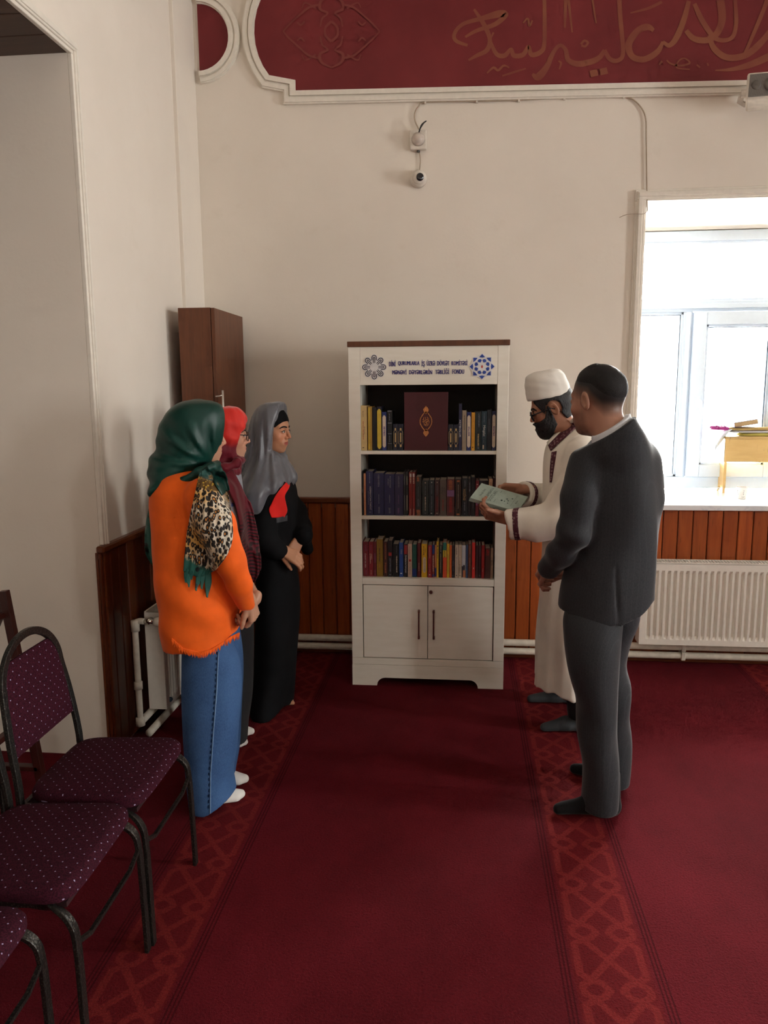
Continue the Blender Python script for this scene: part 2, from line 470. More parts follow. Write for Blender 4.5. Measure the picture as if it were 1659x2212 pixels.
wpart('pane', [(xl + 0.075, xr - 0.075, FY0 + .035, FY0 + .041, TR1 + .015, zt - 0.077)], GLASS, bevel=0)
SX0, SX1, SZ0, SZ1 = xm + 0.022, 1.985, 1.032, TR0 - 0.003
wpart('mullion', [(1.988, 2.045, FY0, FY1, 1.03, TR0), (2.002, 2.030, FY0 - 0.012, FY0, 1.03, TR0)], PVC)
wpart('pane', [(2.045, xr - 0.06, FY0 + .035, FY0 + .041, 1.03, TR0)], GLASS, bevel=0)
SF = 0.078
sash = wpart('sash', [(SX0, SX0 + SF, FY0 - .022, FY1 - .02, SZ0, SZ1), (1.905 - 0.0, SX1, FY0 - .022, FY1 - .02, SZ0, SZ1), (SX0 + SF, 1.905, FY0 - .022, FY1 - .02, SZ1 - SF, SZ1), (SX0 + SF, 1.905, FY0 - .022, FY1 - .02, SZ0, SZ0 + SF)], PVC)
sash.name = 'sash'
wpart('glazing_bead', [(SX0 + SF, SX0 + SF + .014, FY0 - .01, FY1 - .03, SZ0 + SF, SZ1 - SF), (1.905 - .014, 1.905, FY0 - .01, FY1 - .03, SZ0 + SF, SZ1 - SF), (SX0 + SF, 1.905, FY0 - .01, FY1 - .03, SZ1 - SF - .014, SZ1 - SF), (SX0 + SF, 1.905, FY0 - .01, FY1 - .03, SZ0 + SF, SZ0 + SF + .014)], PVC, sash, 0.002)
wpart('gasket', [(1.905 - .020, 1.905 - .014, FY0, FY1 - .03, SZ0 + SF + .014, SZ1 - SF - .014), (SX0 + SF + .014, 1.885, FY0, FY1 - .03, SZ1 - SF - .018, SZ1 - SF - .014)], GASKET, sash, 0)
wpart('pane', [(SX0 + SF + .014, 1.905 - .014, FY0 + .015, FY0 + .021, SZ0 + SF + .014, SZ1 - SF - .014)], GLASS, sash, 0)
hp = on_y(1506, 868, FY0 - .022) - np.array(wo)
mb = MB().box(hp[0] - .014, hp[0] + .014, hp[1] - .012, hp[1], hp[2] - .035, hp[2] + .035)
mb.tube([(hp[0], hp[1] - .01, hp[2] + .01), (hp[0], hp[1] - .045, hp[2] + .01), (hp[0] + .004, hp[1] - .05, hp[2] - .0), (hp[0] + .022, hp[1] - .052, hp[2] - .10)], [.009, .009, .010, .008], 8)
mb.build('handle', PVC, sash, bevel=0.003)
# architrave on the room side: stepped
mb = MB()
for a, b, t in ((0.0, 0.06, 0.012), (0.008, 0.05, 0.02), (0.022, 0.044, 0.028)):
    mb.box(w['x0'] - b - wo[0], w['x0'] - a - wo[0], WY - t - wo[1], WY - wo[1], 0.938 - wo[2], w['z1'] + a - wo[2])
    mb.box(w['x0'] - b - wo[0], w['x1'] + b - wo[0], WY - t - wo[1], WY - wo[1], w['z1'] + a - wo[2], w['z1'] + b - wo[2])
mb.build('architrave', CREAM, win, bevel=0.003)
def marble():
    k = M('white_marble', (0.86, 0.88, 0.9), 0.12, spec=0.6); n = k.noise(5, 6, 0.6, k.vec((1, 2.5, 1)), 1.5)
    k.color(k.mix(n.step(0.55, 0.62) * 0.35, (0.86, 0.87, 0.88), (0.55, 0.60, 0.66))); return k.m
wpart('sill', [(w['x0'] - 0.03, w['x1'] + 0.05, WY - 0.05, WY, w['z0'] - 0.022, w['z0'] + 0.008), (w['x0'] + .001, w['x1'] - .001, WY - 0.001, FY0 + 0.03, w['z0'] - 0.022, w['z0'] + 0.008)], marble(), bevel=0.003)
# side windows (right wall, out of view), the last added as fill
for j, c in enumerate(SIDE_WINS):
    o = (RX, c, SW_Z0); sw = empty('window_%d' % (j + 2), o); tag(sw, kind='structure')
    X0, X1 = RX + 0.25, RX + 0.32; a, b = c - SW_HALF + .001, c + SW_HALF - .001
    wpart('frame', [(X0, X1, a, a + .06, SW_Z0, SW_Z1), (X0, X1, b - .06, b, SW_Z0, SW_Z1), (X0, X1, a + .06, b - .06, SW_Z0, SW_Z0 + .06), (X0, X1, a + .06, b - .06, SW_Z1 - .06, SW_Z1), (X0, X1, c - .03, c + .03, SW_Z0 + .06, SW_Z1 - .06)], PVC, sw, org=o)
    wpart('pane', [(X0 + .03, X0 + .036, a + .06, b - .06, SW_Z0 + .06, SW_Z1 - .06)], GLASS, sw, 0, org=o)

# ------------------------------------------------------------------ frieze panel with calligraphy, half roundel
REDP = M('dark_red_paint', (0.155, 0.012, 0.016), 0.5, spec=0.35)
REDP.color(REDP.mix(REDP.noise(3, 4).step(.3, .75), (0.155, 0.012, 0.016), (0.205, 0.020, 0.024))); REDP = REDP.m
GOLD = M('faded_gold_paint', (0.22, 0.07, 0.03), 0.45, spec=0.4)
GOLD.color(GOLD.mix(GOLD.noise(5, 3).step(.3, .7), (0.205, 0.040, 0.025), (0.25, 0.075, 0.036))); GOLD = GOLD.m
GOLDF = M('faint_gold_paint', (0.19, 0.035, 0.022), 0.5); GOLDF.color(GOLDF.mix(GOLDF.noise(7, 3), (0.18, 0.020, 0.020), (0.205, 0.034, 0.025))); GOLDF = GOLDF.m
fr = empty('trim_frieze', (0, WY, 3.5)); tag(fr, kind='structure')
FT = 4.02                                              # the panel reaches above the picture
def fz(x, z, y): return (x, y - WY, z - 3.5)
zc = 3.545; ra = 0.345
outer_r = []
for k_ in range(19):                                    # concave-ended cartouche, left end is a half round of radius ra
    a = math.radians(90 + 180 * k_ / 18)
    outer_r.append((-0.825 + ra * math.cos(a) * 0.97, zc + ra * math.sin(a)))
zb, ZR = 3.238, 3.155        # lower edge runs slightly downhill to the right
poly = [(2.9, FT - .0), (-0.93, FT)] + [(-0.935, 3.86)] + [q for q in outer_r if 3.29 < q[1] < 3.80] + [(-0.935, 3.292), (-0.935, zb), (2.9, ZR)]
mb = MB(); mb.prism(poly, lambda x, z: fz(x, z, WY - 0.012), lambda x, z: fz(x, z, WY - 0.001)); mb.build('painted_panel', REDP, fr)
def strip(mb, pts, wd, t, close=False):
    """flat moulding of width wd along 2d pts (x,z), thickness t off the wall, to the left of the path"""
    P = [np.array(p) for p in pts]; n = len(P); A = []; Bq = []
    for i in range(n):
        d0 = P[i] - P[i - 1] if i else P[1] - P[0]; d1 = P[i + 1] - P[i] if i < n - 1 else P[-1] - P[-2]
        n0 = np.array([-d0[1], d0[0]]) / np.linalg.norm(d0); n1 = np.array([-d1[1], d1[0]]) / np.linalg.norm(d1)
        m_ = n0 + n1; m_ = m_ / max(0.35, (m_ @ m_) / 2) ; m_ = m_ / 1.0
        A.append(P[i] + m_ * wd[0] * 1.0 / 1.0); Bq.append(P[i] + m_ * wd[1])
    vs = []
    for a, b in zip(A, Bq):
        vs += [fz(a[0], a[1], WY - t), fz(b[0], b[1], WY - t), fz(b[0], b[1], WY), fz(a[0], a[1], WY)]
    fs = [(4 * i + k, 4 * i + (k + 1) % 4, 4 * i + 4 + (k + 1) % 4, 4 * i + 4 + k) for i in range(n - 1) for k in range(4)]
    fs += [(0, 1, 2, 3), tuple(4 * n - 4 + k for k in (3, 2, 1, 0))]
    mb.add(vs, fs)
path = [(2.9, FT), (-0.935, FT), (-0.935, 3.86)] + [q for q in outer_r if 3.29 < q[1] < 3.80] + [(-0.935, 3.292), (-0.935, zb), (2.9, ZR)]
mb = MB()
for a, b, t in ((0.0, -0.07, 0.02), (-0.005, -0.03, 0.034), (-0.038, -0.062, 0.028)): strip(mb, path, (a, b), t)
mb.build('moulding', CREAM, fr)
# half roundel beside the corner
rd = [(-1.478 + 0.172 * math.cos(math.radians(a)), 3.535 + 0.172 * math.sin(math.radians(a))) for a in range(-90, 91, 9)]
hr = empty('trim_roundel', (0, WY, 3.5)); tag(hr, kind='structure')
MB().prism(rd, lambda x, z: fz(x, z, WY - 0.012), lambda x, z: fz(x, z, WY - 0.001)).build('painted_panel', REDP, hr)
mb = MB()
for a, b, t in ((0.0, -0.065, 0.02), (-0.006, -0.03, 0.034), (-0.04, -0.06, 0.028)): strip(mb, rd, (a, b), t)
mb.build('moulding', CREAM, hr)

_BR = [0]
def brush(mb, pts, wid, n=7):
    """calligraphic stroke: pixel polyline on the panel with a width in pixels at each point"""
    P = spline([(*p, wd) for p, wd in zip(pts, wid)], n); vs = []; _BR[0] += 1
    for i, q in enumerate(P):
        d = P[min(i + 1, len(P) - 1)] - P[max(i - 1, 0)]; L = math.hypot(d[0], d[1]) or 1
        nx, ny = -d[1] / L, d[0] / L
        for s_ in (1, -1):
            v = on_y(q[0] + nx * q[2] / 2 * s_, q[1] + ny * q[2] / 2 * s_, WY - 0.0126 - 0.00012 * _BR[0]); vs.append(fz(v[0], v[2], v[1]))
    mb.add(vs, [(2 * i, 2 * i + 1, 2 * i + 3, 2 * i + 2) for i in range(len(P) - 1)])
cal = MB()
S = [  # traced letter strokes
 ([(1010, 98), (985, 88), (982, 72), (1000, 52), (1040, 40), (1078, 30), (1092, 32), (1070, 52), (1030, 66), (1005, 80)], [6, 8, 8, 8, 10, 16, 12, 10, 8, 5]),
 ([(1024, 20), (1045, 52), (1058, 84), (1052, 108), (1030, 120), (1012, 130)], [5, 10, 9, 10, 8, 4]),
 ([(1058, 86), (1072, 116), (1090, 120), (1104, 106), (1110, 120), (1130, 118), (1142, 100), (1148, 118), (1168, 112), (1176, 90), (1176, 0)], [6, 9, 10, 7, 10, 10, 7, 10, 10, 9, 8]),
 ([(1220, 60), (1222, 0)], [4, 8]), ([(1228, 0), (1236, 70)], [6, 3]),
 ([(1150, 160), (1162, 166), (1180, 146), (1196, 112), (1210, 98), (1222, 108), (1228, 130), (1252, 138), (1290, 128), (1306, 108)], [5, 16, 13, 9, 8, 9, 11, 13, 12, 8]),
 ([(1255, 96), (1262, 88), (1270, 92), (1264, 100), (1256, 98)], [5, 5, 5, 5, 5]),
 ([(1306, 108), (1318, 128), (1336, 130), (1346, 112), (1340, 40), (1338, 0)], [8, 10, 9, 9, 10, 10]),
 ([(1412, 66), (1398, 58), (1376, 68), (1358, 96), (1366, 122), (1392, 128), (1420, 112), (1432, 90)], [8, 14, 14, 15, 13, 13, 12, 6]),
 ([(1362, 28), (1400, 18), (1430, 4)], [3, 6, 6]),
 ([(1432, 90), (1446, 98), (1462, 80), (1478, 40), (1488, 2)], [7, 10, 13, 12, 9]),
 ([(1482, 66), (1500, 84), (1530, 86), (1550, 70), (1560, 40), (1556, 0)], [10, 13, 13, 14, 16, 17]),
 ([(1500, 8), (1520, 50), (1548, 84), (1580, 82), (1590, 50), (1588, 0)], [9, 12, 10, 9, 9, 8]),
 ([(1532, 76), (1542, 104), (1570, 124), (1608, 120), (1640, 96), (1670, 60)], [8, 13, 14, 14, 14, 12]),
 ([(1605, 120), (1616, 100), (1650, 20), (1658, -10)], [4, 7, 9, 10]),
 ([(1545, 152), (1580, 150), (1620, 140), (1670, 118)], [3, 8, 14, 16]),
 ([(1440, 130), (1450, 138), (1470, 142), (1490, 136), (1478, 126), (1466, 132), (1462, 146), (1490, 150)], [3, 4, 4, 4, 3, 3, 3, 3]),
 ([(1052, 158), (1066, 146), (1076, 152), (1088, 142), (1100, 146)], [3, 5, 5, 5, 3]), ([(1085, 164), (1110, 156), (1136, 148)], [3, 5, 3]),
 ([(1208, 150), (1212, 136), (1206, 132)], [3, 5, 3]), ([(1424, 140), (1430, 132)], [3, 5]), ([(1505, 140), (1512, 146)], [4, 4]), ([(1528, 136), (1530, 142)], [3, 4]),
 ([(1130, 50), (1140, 40), (1144, 56), (1150, 44)], [3, 4, 4, 3]), ([(1280, 0), (1288, 50)], [4, 3]), ([(1066, 70), (1060, 84)], [4, 3])]
for pts, wd in S: brush(cal, pts, wd)
for cx_, cy_ in ((1283, 158), (1304, 154)):
    brush(cal, [(cx_ - 8, cy_ + 2), (cx_ + 8, cy_ - 2)], [14, 14], 2)
cal.build('calligraphy', GOLD, fr, fix=False)
orn = MB()
for sx in (-1, 1):
    for sy in (-1, 1):
        q = lambda x_, y_: (716 + sx * x_, 68 + sy * y_)
        brush(orn, [q(0, 78), q(22, 66), q(24, 48), q(8, 40), q(20, 28), q(24, 10)], [3, 6, 6, 4, 4, 3])
        brush(orn, [q(24, 58), q(48, 52), q(70, 34), q(92, 14), q(104, 0)], [5, 5, 4, 4, 3])
        brush(orn, [q(0, 22), q(12, 10), q(14, 0)], [6, 5, 4])
        brush(orn, [q(34, 50), q(56, 62), q(64, 50)], [4, 3, 2])
        brush(orn, [q(58, 22), q(66, 14), q(74, 20)], [3, 4, 3])
orn.build('painted_ornament', GOLDF, fr, fix=False)

# ------------------------------------------------------------------ heating pipes
PIPE = plain((0.72, 0.66, 0.56), 0.4, 0.5, 'cream_pipe_paint')
for z, lb in ((0.105, 'upper cream heating pipe running along foot of the back wall'), (0.052, 'lower cream heating pipe just above carpet at the back wall')):
    mb = MB().tube([(-1.25, WY - .062, z), (2.6, WY - .062, z)], 0.0205, 14)
    o = mb.build('heating_pipe', PIPE, smooth=True); tag(o, lb, 'pipe', 'pipes along the back wall'); smooth_by_angle(o)
    for xs in (1.293, 2.2, -0.3):
        MB().box(xs - .012, xs + .012, WY - .086, WY - .0, z - .024, z + .024).build('pipe_clip', PIPE, o, bevel=0.004)

def radiator(name, label, L, H, D, org, rotz, nfl):
    """panel radiator; local x along the length, y towards the wall, z up"""
    RADM = plain((0.80, 0.755, 0.68), 0.35, 0.5, 'radiator_enamel', .3)
    r = empty(name, org); r.rotation_euler = (0, 0, rotz); tag(r, label, 'radiator', 'panel radiators')
    mb = MB(); m_ = 0.035; pitch = (L - 2 * m_) / nfl; nx = []
    for i in range(nfl):
        x = m_ + i * pitch
        nx += [(x, 0), (x + pitch * .18, 1), (x + pitch * .50, 1), (x + pitch * .68, 0)]
    nx.append((L - m_, 0))
    zz = [0.0, 0.032, 0.052, H - 0.06, H - 0.04, H]; vs = []; dep = 0.013
    xs = [(0, 0)] + nx + [(L, 0)]
    for z, g in zip(zz, (0, 0, 1, 1, 0, 0)):
        for x, d in xs: vs.append((x, d * g * dep, z))
    n = len(xs); fs = [(j * n + i, j * n + i + 1, (j + 1) * n + i + 1, (j + 1) * n + i) for j in range(5) for i in range(n - 1)]
    mb.add(vs, fs)
    o = mb.build('front_panel', RADM, r, fix=False); sol = o.modifiers.new('sol', 'SOLIDIFY'); sol.thickness = 0.004; sol.offset = -1
    sd = MB().box(-.004, 0.0, 0.0, D, 0, H + .002).box(L, L + .004, 0.0, D, 0, H + .002)
    MB().box(-.004, 0.0, 0.0, D, 0, H + .002).build('side_panel', RADM, r, bevel=0.0015); MB().box(L, L + .004, 0.0, D, 0, H + .002).build('side_panel', RADM, r, bevel=0.0015)
    MB().box(0, L, D - .008, D, 0.0, H).build('rear_panel', RADM, r)
    mb = MB().box(0, L, 0.0, .008, H - .002, H + .006).box(0, L, D - .008, D, H - .002, H + .006)
    ns = int(L / 0.017)
    for i in range(ns):
        x = (i + .5) * L / ns; mb.add([(x - .004, .008, H + .003), (x + .002, .008, H + .003), (x + .008, D - .008, H + .003), (x + .002, D - .008, H + .003)], [(0, 1, 2, 3)])
    g = mb.build('top_grille', RADM, r); tag(g, kind='stuff')
    return r, RADM
rad, RADM = radiator('radiator', 'long cream panel radiator under the window on back wall', 1.40, 0.475, 0.095, (1.02, WY - .165, 0.148), 0, 40)
for xb in (0.25, 1.15): MB().box(xb - .015, xb + .015, .095, .140, .1, .38).build('wall_bracket', RADM, rad)
rad2, _ = radiator('radiator', 'cream panel radiator on the left wall beside the chairs', 0.58, 0.47, 0.085, (LX + .155, 3.32, 0.115), math.pi / 2, 17)
for xb in (0.12, 0.45): MB().box(xb - .015, xb + .015,   .085, .130, .1, .38).build('wall_bracket', RADM, rad2)
# end face plug of the left radiator + its valve and riser
CHROME = M('chrome', (0.65, 0.6, 0.52), 0.18, 1.0); CHROME.color(CHROME.mix(CHROME.noise(40), (0.6, 0.55, 0.47), (0.7, 0.66, 0.6))); CHROME = CHROME.m
xr_ = LX + .105
mb = MB().lathe([(0.0, 0), (.011, 0), (.011, -.012), (.008, -.016), (0, -.016)], (0.05, 0.0, .03), 14, 'x')
mb.build('drain_plug', GASKET, rad2, smooth=True)
va = empty('radiator_valve', (xr_, 3.30, 0.555)); tag(va, 'thermostatic valve with cream knob on end of left radiator', 'valve')
MB().tube([(0, .012, 0), (0, -.03, 0)], 0.013, 12).tube([(-.02, -.02, 0), (.03, -.02, 0)], .011, 12).build('valve_body', CHROME, va, smooth=True)
MB().lathe([(0, .028), (.018, .028), (.021, .04), (.021, .072), (.016, .08), (0, .08)], (0, -.02, 0), 16, 'x').build('knob', PIPE, va, smooth=True)
o = MB().tube(spline([(xr_ - .02, 3.28, .555), (xr_ - .045, 3.28, .555), (xr_ - .062, 3.275, .535), (xr_ - .062, 3.27, .42), (xr_ - .058, 3.262, .25), (xr_ - .055, 3.255, .08)], 6), 0.0145, 12).build('radiator_riser', PIPE, smooth=True)
tag(o, 'cream vertical riser pipe feeding the left radiator valve', 'pipe')
for p0, p1, rr in (((xr_ - .062, 3.275, .56), (xr_ - .062, 3.275, .51), .02), ((xr_ - .058, 3.262, .27), (xr_ - .058, 3.261, .235), .0195), ((xr_ - .055, 3.256, .10), (xr_ - .055, 3.255, .06), .021)):
    MB().tube([p0, p1], rr, 12).build('fitting', PIPE, o, smooth=True)
for z, dx, lb in ((0.075, -.055, 'upper cream pipe along foot of the left wall'), (0.03, -.01, 'lower cream pipe along foot of the left wall')):
    o = MB().tube([(xr_ + dx, 3.24, z), (xr_ + dx, 3.925, z)], 0.018, 12).build('heating_pipe', PIPE, smooth=True)
    tag(o, lb, 'pipe', 'pipes along the left wall')
# ================================================================== FURNITURE
WHITE = M('white_laminate', (0.80, 0.75, 0.66), 0.32, spec=0.5)
WHITE.color(WHITE.mix(WHITE.noise(6, 3, 0.5, WHITE.vec((1, 1, 6))).step(.3, .7), (0.78, 0.73, 0.64), (0.82, 0.775, 0.69))); WHITE = WHITE.m
BACKP = plain((0.022, 0.016, 0.014), 0.6, 0.3, 'dark_back_panel')
BX0, BX1, BF, BB, BH = -0.586, 0.232, 3.987, 4.34, 1.815
bc = empty('bookcase', ((BX0 + BX1) / 2, BF, 0))
tag(bc, 'tall white bookcase with brown top board standing against back wall', 'bookcase')
bo = (bc.location.x, BF, 0)
def bp(name, boxes, m, par=bc, bevel=0.0015):
    mb = MB()
    for b in boxes: mb.box(b[0] - bo[0], b[1] - bo[0], b[2] - bo[1], b[3] - bo[1], b[4], b[5])
    return mb.build(name, m, par, bevel=bevel)
IX0, IX1 = -0.526, 0.176
SHZ = [1.283, 0.938, 0.602]                              # shelf tops
for a, b in ((BX0, IX0), (IX1, BX1)):
    bp('stile', [(a, b, BF, BF + .02, 0.155, BH)], WHITE)
for a, b in ((BX0 + .004, BX0 + .022), (BX1 - .022, BX1 - .004)):
    bp('side_panel', [(a, b, BF + .02, BB, 0.0, BH)], WHITE)
bp('inner_side', [(BX0 + .022, IX0 - .003, BF + .02, BB - .01, .15, BH)], WHITE, bevel=0)
bp('inner_side', [(IX1 + .003, BX1 - .022, BF + .02, BB - .01, .15, BH)], WHITE, bevel=0)
bp('back_panel', [(IX0 - .003, IX1 + .003, BB - .010, BB - .003, .13, BH)], BACKP)
hd = bp('header_panel', [(IX0 + .0005, IX1 - .0005, BF + .001, BF + .02, 1.622, BH)], WHITE)
bp('top_board', [(BX0 - .004, BX1 + .004, BF - .006, BB, BH, 1.843)], DARKWOOD, bevel=0.002)
for z in SHZ[:2]: bp('shelf', [(IX0 - .003, IX1 + .003, BF + .004, BB - .011, z - .018, z)], WHITE)
bp('lower_rail', [(IX0 + .0005, IX1 - .0005, BF + .001, BF + .02, .566, SHZ[2])], WHITE)
bp('shelf', [(IX0 - .003, IX1 + .003, BF + .02, BB - .011, SHZ[2] - .018, SHZ[2])], WHITE)
bp('bottom_board', [(IX0 - .003, IX1 + .003, BF + .021, BB - .011, .13, .148)], WHITE)
# plinth with arched cut-out
hw = (BX1 - BX0) / 2; pl = [(-hw, 0), (-hw + .135, 0)]
pl += [(-hw + .135 + .045 * (1 - math.cos(math.radians(t))), .045 * math.sin(math.radians(t)) * 1.0) for t in range(0, 91, 15)]
pl += [(-x_, z_) for x_, z_ in reversed(pl)] + [(hw, .118), (-hw, .118)]
# dedupe mirrored list
MB().prism(pl, lambda x, z: (x, -.004, z), lambda x, z: (x, .016, z)).build('plinth', WHITE, bc)
bp('bottom_rail', [(BX0, BX1, BF, BF + .02, .119, .154)], WHITE)
HAND = plain((0.09, 0.02, 0.015), 0.35, 0.5, 'dark_red_metal')
for a, b, hx, lab in ((IX0 + .004, -.1765, -.2215, 'l'), (-.1735, IX1 - .004, -.142, 'r')):
    d_ = bp('door', [(a, b, BF + .003, BF + .02, .158, .562)], WHITE, bevel=0.002)
    mb = MB(); hz0, hz1 = .275, .43
    mb.box(hx - .004 - bo[0], hx + .004 - bo[0], -.026, -.018, hz0, hz1)
    mb.box(hx - .005 - bo[0], hx + .005 - bo[0], -.018, .004, hz1 - .012, hz1 + .002); mb.box(hx - .005 - bo[0], hx + .005 - bo[0], -.018, .004, hz0 - .002, hz0 + .012)
    mb.build('handle', [HAND], d_, bevel=0.001)
    if lab == 'r':
        MB().lathe([(0, 0), (.0095, 0), (.0095, -.006), (.007, -.009), (0, -.009)], (-.158 - bo[0], .003, .530), 18, 'y').build('lock', HAND, d_, smooth=False)
# header lettering and the two emblems
INK = plain((0.028, 0.022, 0.16), 0.45, 0.4, 'dark_blue_lettering')
BLUE = plain((0.022, 0.06, 0.32), 0.45, 0.4, 'blue_emblem'); EMW = plain((0.72, 0.70, 0.70), 0.5, 0.4, 'white_emblem')
NAVY = plain((0.010, 0.012, 0.035), 0.5, 0.4, 'navy_emblem'); FLAME = plain((0.45, 0.04, 0.03), 0.5, 0.4, 'red_flame')
def hx(px, py, d): p = on_y(px, py, BF - d); return (p[0] - bo[0], p[1] - bo[1], p[2])
def hpx(zx, zy): return 760 + zx / 4.879, 740 + zy / 4.879
mb = MB()
for body, xa, xb, ya, yb in (('DİNİ', 393, 462, 186, 250), ('QURUMLARLA', 487, 712, 196, 246), ('İŞ', 735, 768, 184, 262), ('ÜZRƏ', 790, 876, 184, 243), ('DÖVLƏT', 900, 1028, 183, 242), ('KOMİTƏSİ', 1052, 1218, 180, 240),
                             ('MƏNƏVİ', 428, 577, 278, 336), ('DƏYƏRLƏRİN', 604, 846, 276, 334), ('TƏBLİĞİ', 880, 1026, 272, 332), ('FONDU', 1060, 1183, 282, 330)):
    a, b, c = (np.array(hx(*hpx(*q), .0015)) for q in ((xa, yb), (xb, yb), (xa, ya)))
    for k_, sh in enumerate((-.0010, 0.0, .0010)):          # thrice, a hair apart: heavy strokes
        lettering(mb, body, a + np.array([sh, -.00012 * k_, 0]), b - a, c - a, 0.0)
mb.build('header_lettering', INK, bc, fix=False)
def emblem(pts_list, m, par, d0, name):
    mb = MB()
    for pts in pts_list: mb.prism(pts, lambda x, z: (x, -d0, z), lambda x, z: (x, .0012, z))
    return mb.build(name, m, par)
# loop emblem on the left: eight hairpin loops
ec = np.array(hx(*hpx(236, 259), 0))
R = abs(hx(*hpx(362, 259), 0)[0] - ec[0])
em = empty('emblem', (ec[0], 0, ec[2])); em.parent = bc
mbw, mbn = MB(), MB()
def capsule(r0, r1, hw_, a, n=10):
    P = []
    for t in range(n + 1):
        w_ = -math.pi / 2 + math.pi * t / n; P.append((r1 - hw_ + hw_ * math.cos(w_), hw_ * math.sin(w_)))
    P = [(r0, -hw_)] + P + [(r0, hw_)]
    c, s = math.cos(a), math.sin(a); return [(x * c - z * s, x * s + z * c) for x, z in P]
for k_ in range(8):
    a = k_ * math.pi / 4
    mbw.prism(capsule(0, R * 1.05, R * .30, a), lambda x, z: (x, -.0006 - .00006 * k_, z), lambda x, z: (x, .0012, z))
def loop_ring(mb, r0, r1, h0, h1, a, y0, n=12):
    """open hairpin outline between half widths h0 and h1"""
    def pt(r, h):
        P = [(r0, -h)] + [(r - h + h * math.cos(-math.pi / 2 + math.pi * t / n), h * math.sin(-math.pi / 2 + math.pi * t / n)) for t in range(n + 1)] + [(r0, h)]
        return P
    A, Bp = pt(r1, h0), pt(r1 - (h0 - h1), h1); c, s = math.cos(a), math.sin(a); vs = []
    for p, q in zip(A, Bp):
        for x, z in (p, q): vs.append((x * c - z * s, y0, x * s + z * c))
    mb.add(vs, [(2 * i, 2 * i + 1, 2 * i + 3, 2 * i + 2) for i in range(len(A) - 1)])
for k_ in range(8):
    a = k_ * math.pi / 4
    loop_ring(mbn, R * .56, R, R * .215, R * .150, a, -.0016)
    loop_ring(mbn, R * .34, R * .84, R * .088, R * .032, a, -.0016)
mbw.build('emblem_backing', EMW, em); mbn.build('emblem_print', NAVY, em, fix=False)
# star emblem on the right
ec = np.array(hx(*hpx(1372, 253), 0)); R = abs(hx(*hpx(1505, 253), 0)[0] - ec[0])
em2 = empty('emblem', (ec[0], 0, ec[2])); em2.parent = bc
def star(rs, n, ph=0): return [(rs[i % len(rs)] * math.cos(ph + i * 2 * math.pi / n), rs[i % len(rs)] * math.sin(ph + i * 2 * math.pi / n)) for i in range(n)]
MB().prism(star([R * 1.06, R * .86], 16), lambda x, z: (x, -.0012, z), lambda x, z: (x, .0012, z)).build('emblem_backing', EMW, em2)
mb = MB()
for k_ in range(8):
    a = k_ * math.pi / 4
    def rt(P): c, s = math.cos(a), math.sin(a); return [(x * c - z * s, x * s + z * c) for x, z in P]
    mb.prism(rt([(R * .74, -R * .235), (R * .99, 0), (R * .74, R * .235), (R * .70, 0)]), lambda x, z: (x, -.0022, z), lambda x, z: (x, -.0011, z))
    a += math.pi / 8
    mb.prism(rt([(R * .33, 0), (R * .47, -R * .17), (R * .60, -R * .10), (R * .62, 0), (R * .60, R * .10), (R * .47, R * .17)]), lambda x, z: (x, -.0022, z), lambda x, z: (x, -.0011, z))
mb.build('emblem_print', BLUE, em2)
MB().prism([(0, R * .16), (R * .075, R * .0), (R * .05, -R * .10), (0, -R * .13), (-R * .05, -R * .10), (-R * .075, 0)], lambda x, z: (x, -.0022, z), lambda x, z: (x, -.0011, z)).build('flame', FLAME, em2)

# ------------------------------------------------------------------ books
PAGES = M('book_pages', (0.55, 0.48, 0.38), 0.85); PAGES.color(PAGES.mix(PAGES.noise(200, 2, 0.5, PAGES.vec((8, .3, .3))), (0.42, 0.36, 0.28), (0.62, 0.55, 0.44))); PAGES = PAGES.m
INKS = {'w': plain((0.62, 0.60, 0.58), .5, .3, 'white_ink'), 'g': plain((0.55, 0.36, 0.14), .35, .5, 'gold_ink'), 'k': plain((0.03, 0.025, 0.03), .5, .3, 'black_ink'), 'r': plain((0.35, 0.03, 0.03), .5, .3, 'red_ink'),
        's': plain((0.20, 0.20, 0.24), .5, .3, 'silver_ink'), 'p': plain((0.06, 0.02, 0.14), .5, .3, 'purple_ink'), 'o': plain((0.42, 0.14, 0.06), .5, .3, 'orange_ink'), 'y': plain((0.60, 0.42, 0.05), .5, .3, 'yellow_ink'), 'c': plain((0.62, 0.50, 0.38), .5, .3, 'cream_ink'), 'v': plain((0.24, 0.12, 0.26), .5, .3, 'violet_ink'), 't': plain((0.03, 0.16, 0.12), .5, .3, 'green_ink'), 'b': plain((0.02, 0.04, 0.20), .5, .3, 'blue_ink')}
ordinal = ['', 'first', 'second', 'third', 'fourth', 'fifth', 'sixth', 'seventh', 'eighth', 'ninth', 'tenth', 'eleventh', 'twelfth', 'thirteenth', 'fourteenth', 'fifteenth', 'sixteenth', 'seventeenth', 'eighteenth', 'nineteenth', 'twentieth']
def nth(i): return ordinal[i] if i <= 20 else ({3: 'thirty-', 2: 'twenty-'}[i // 10] + ordinal[i % 10] if i % 10 else 'thirtieth')
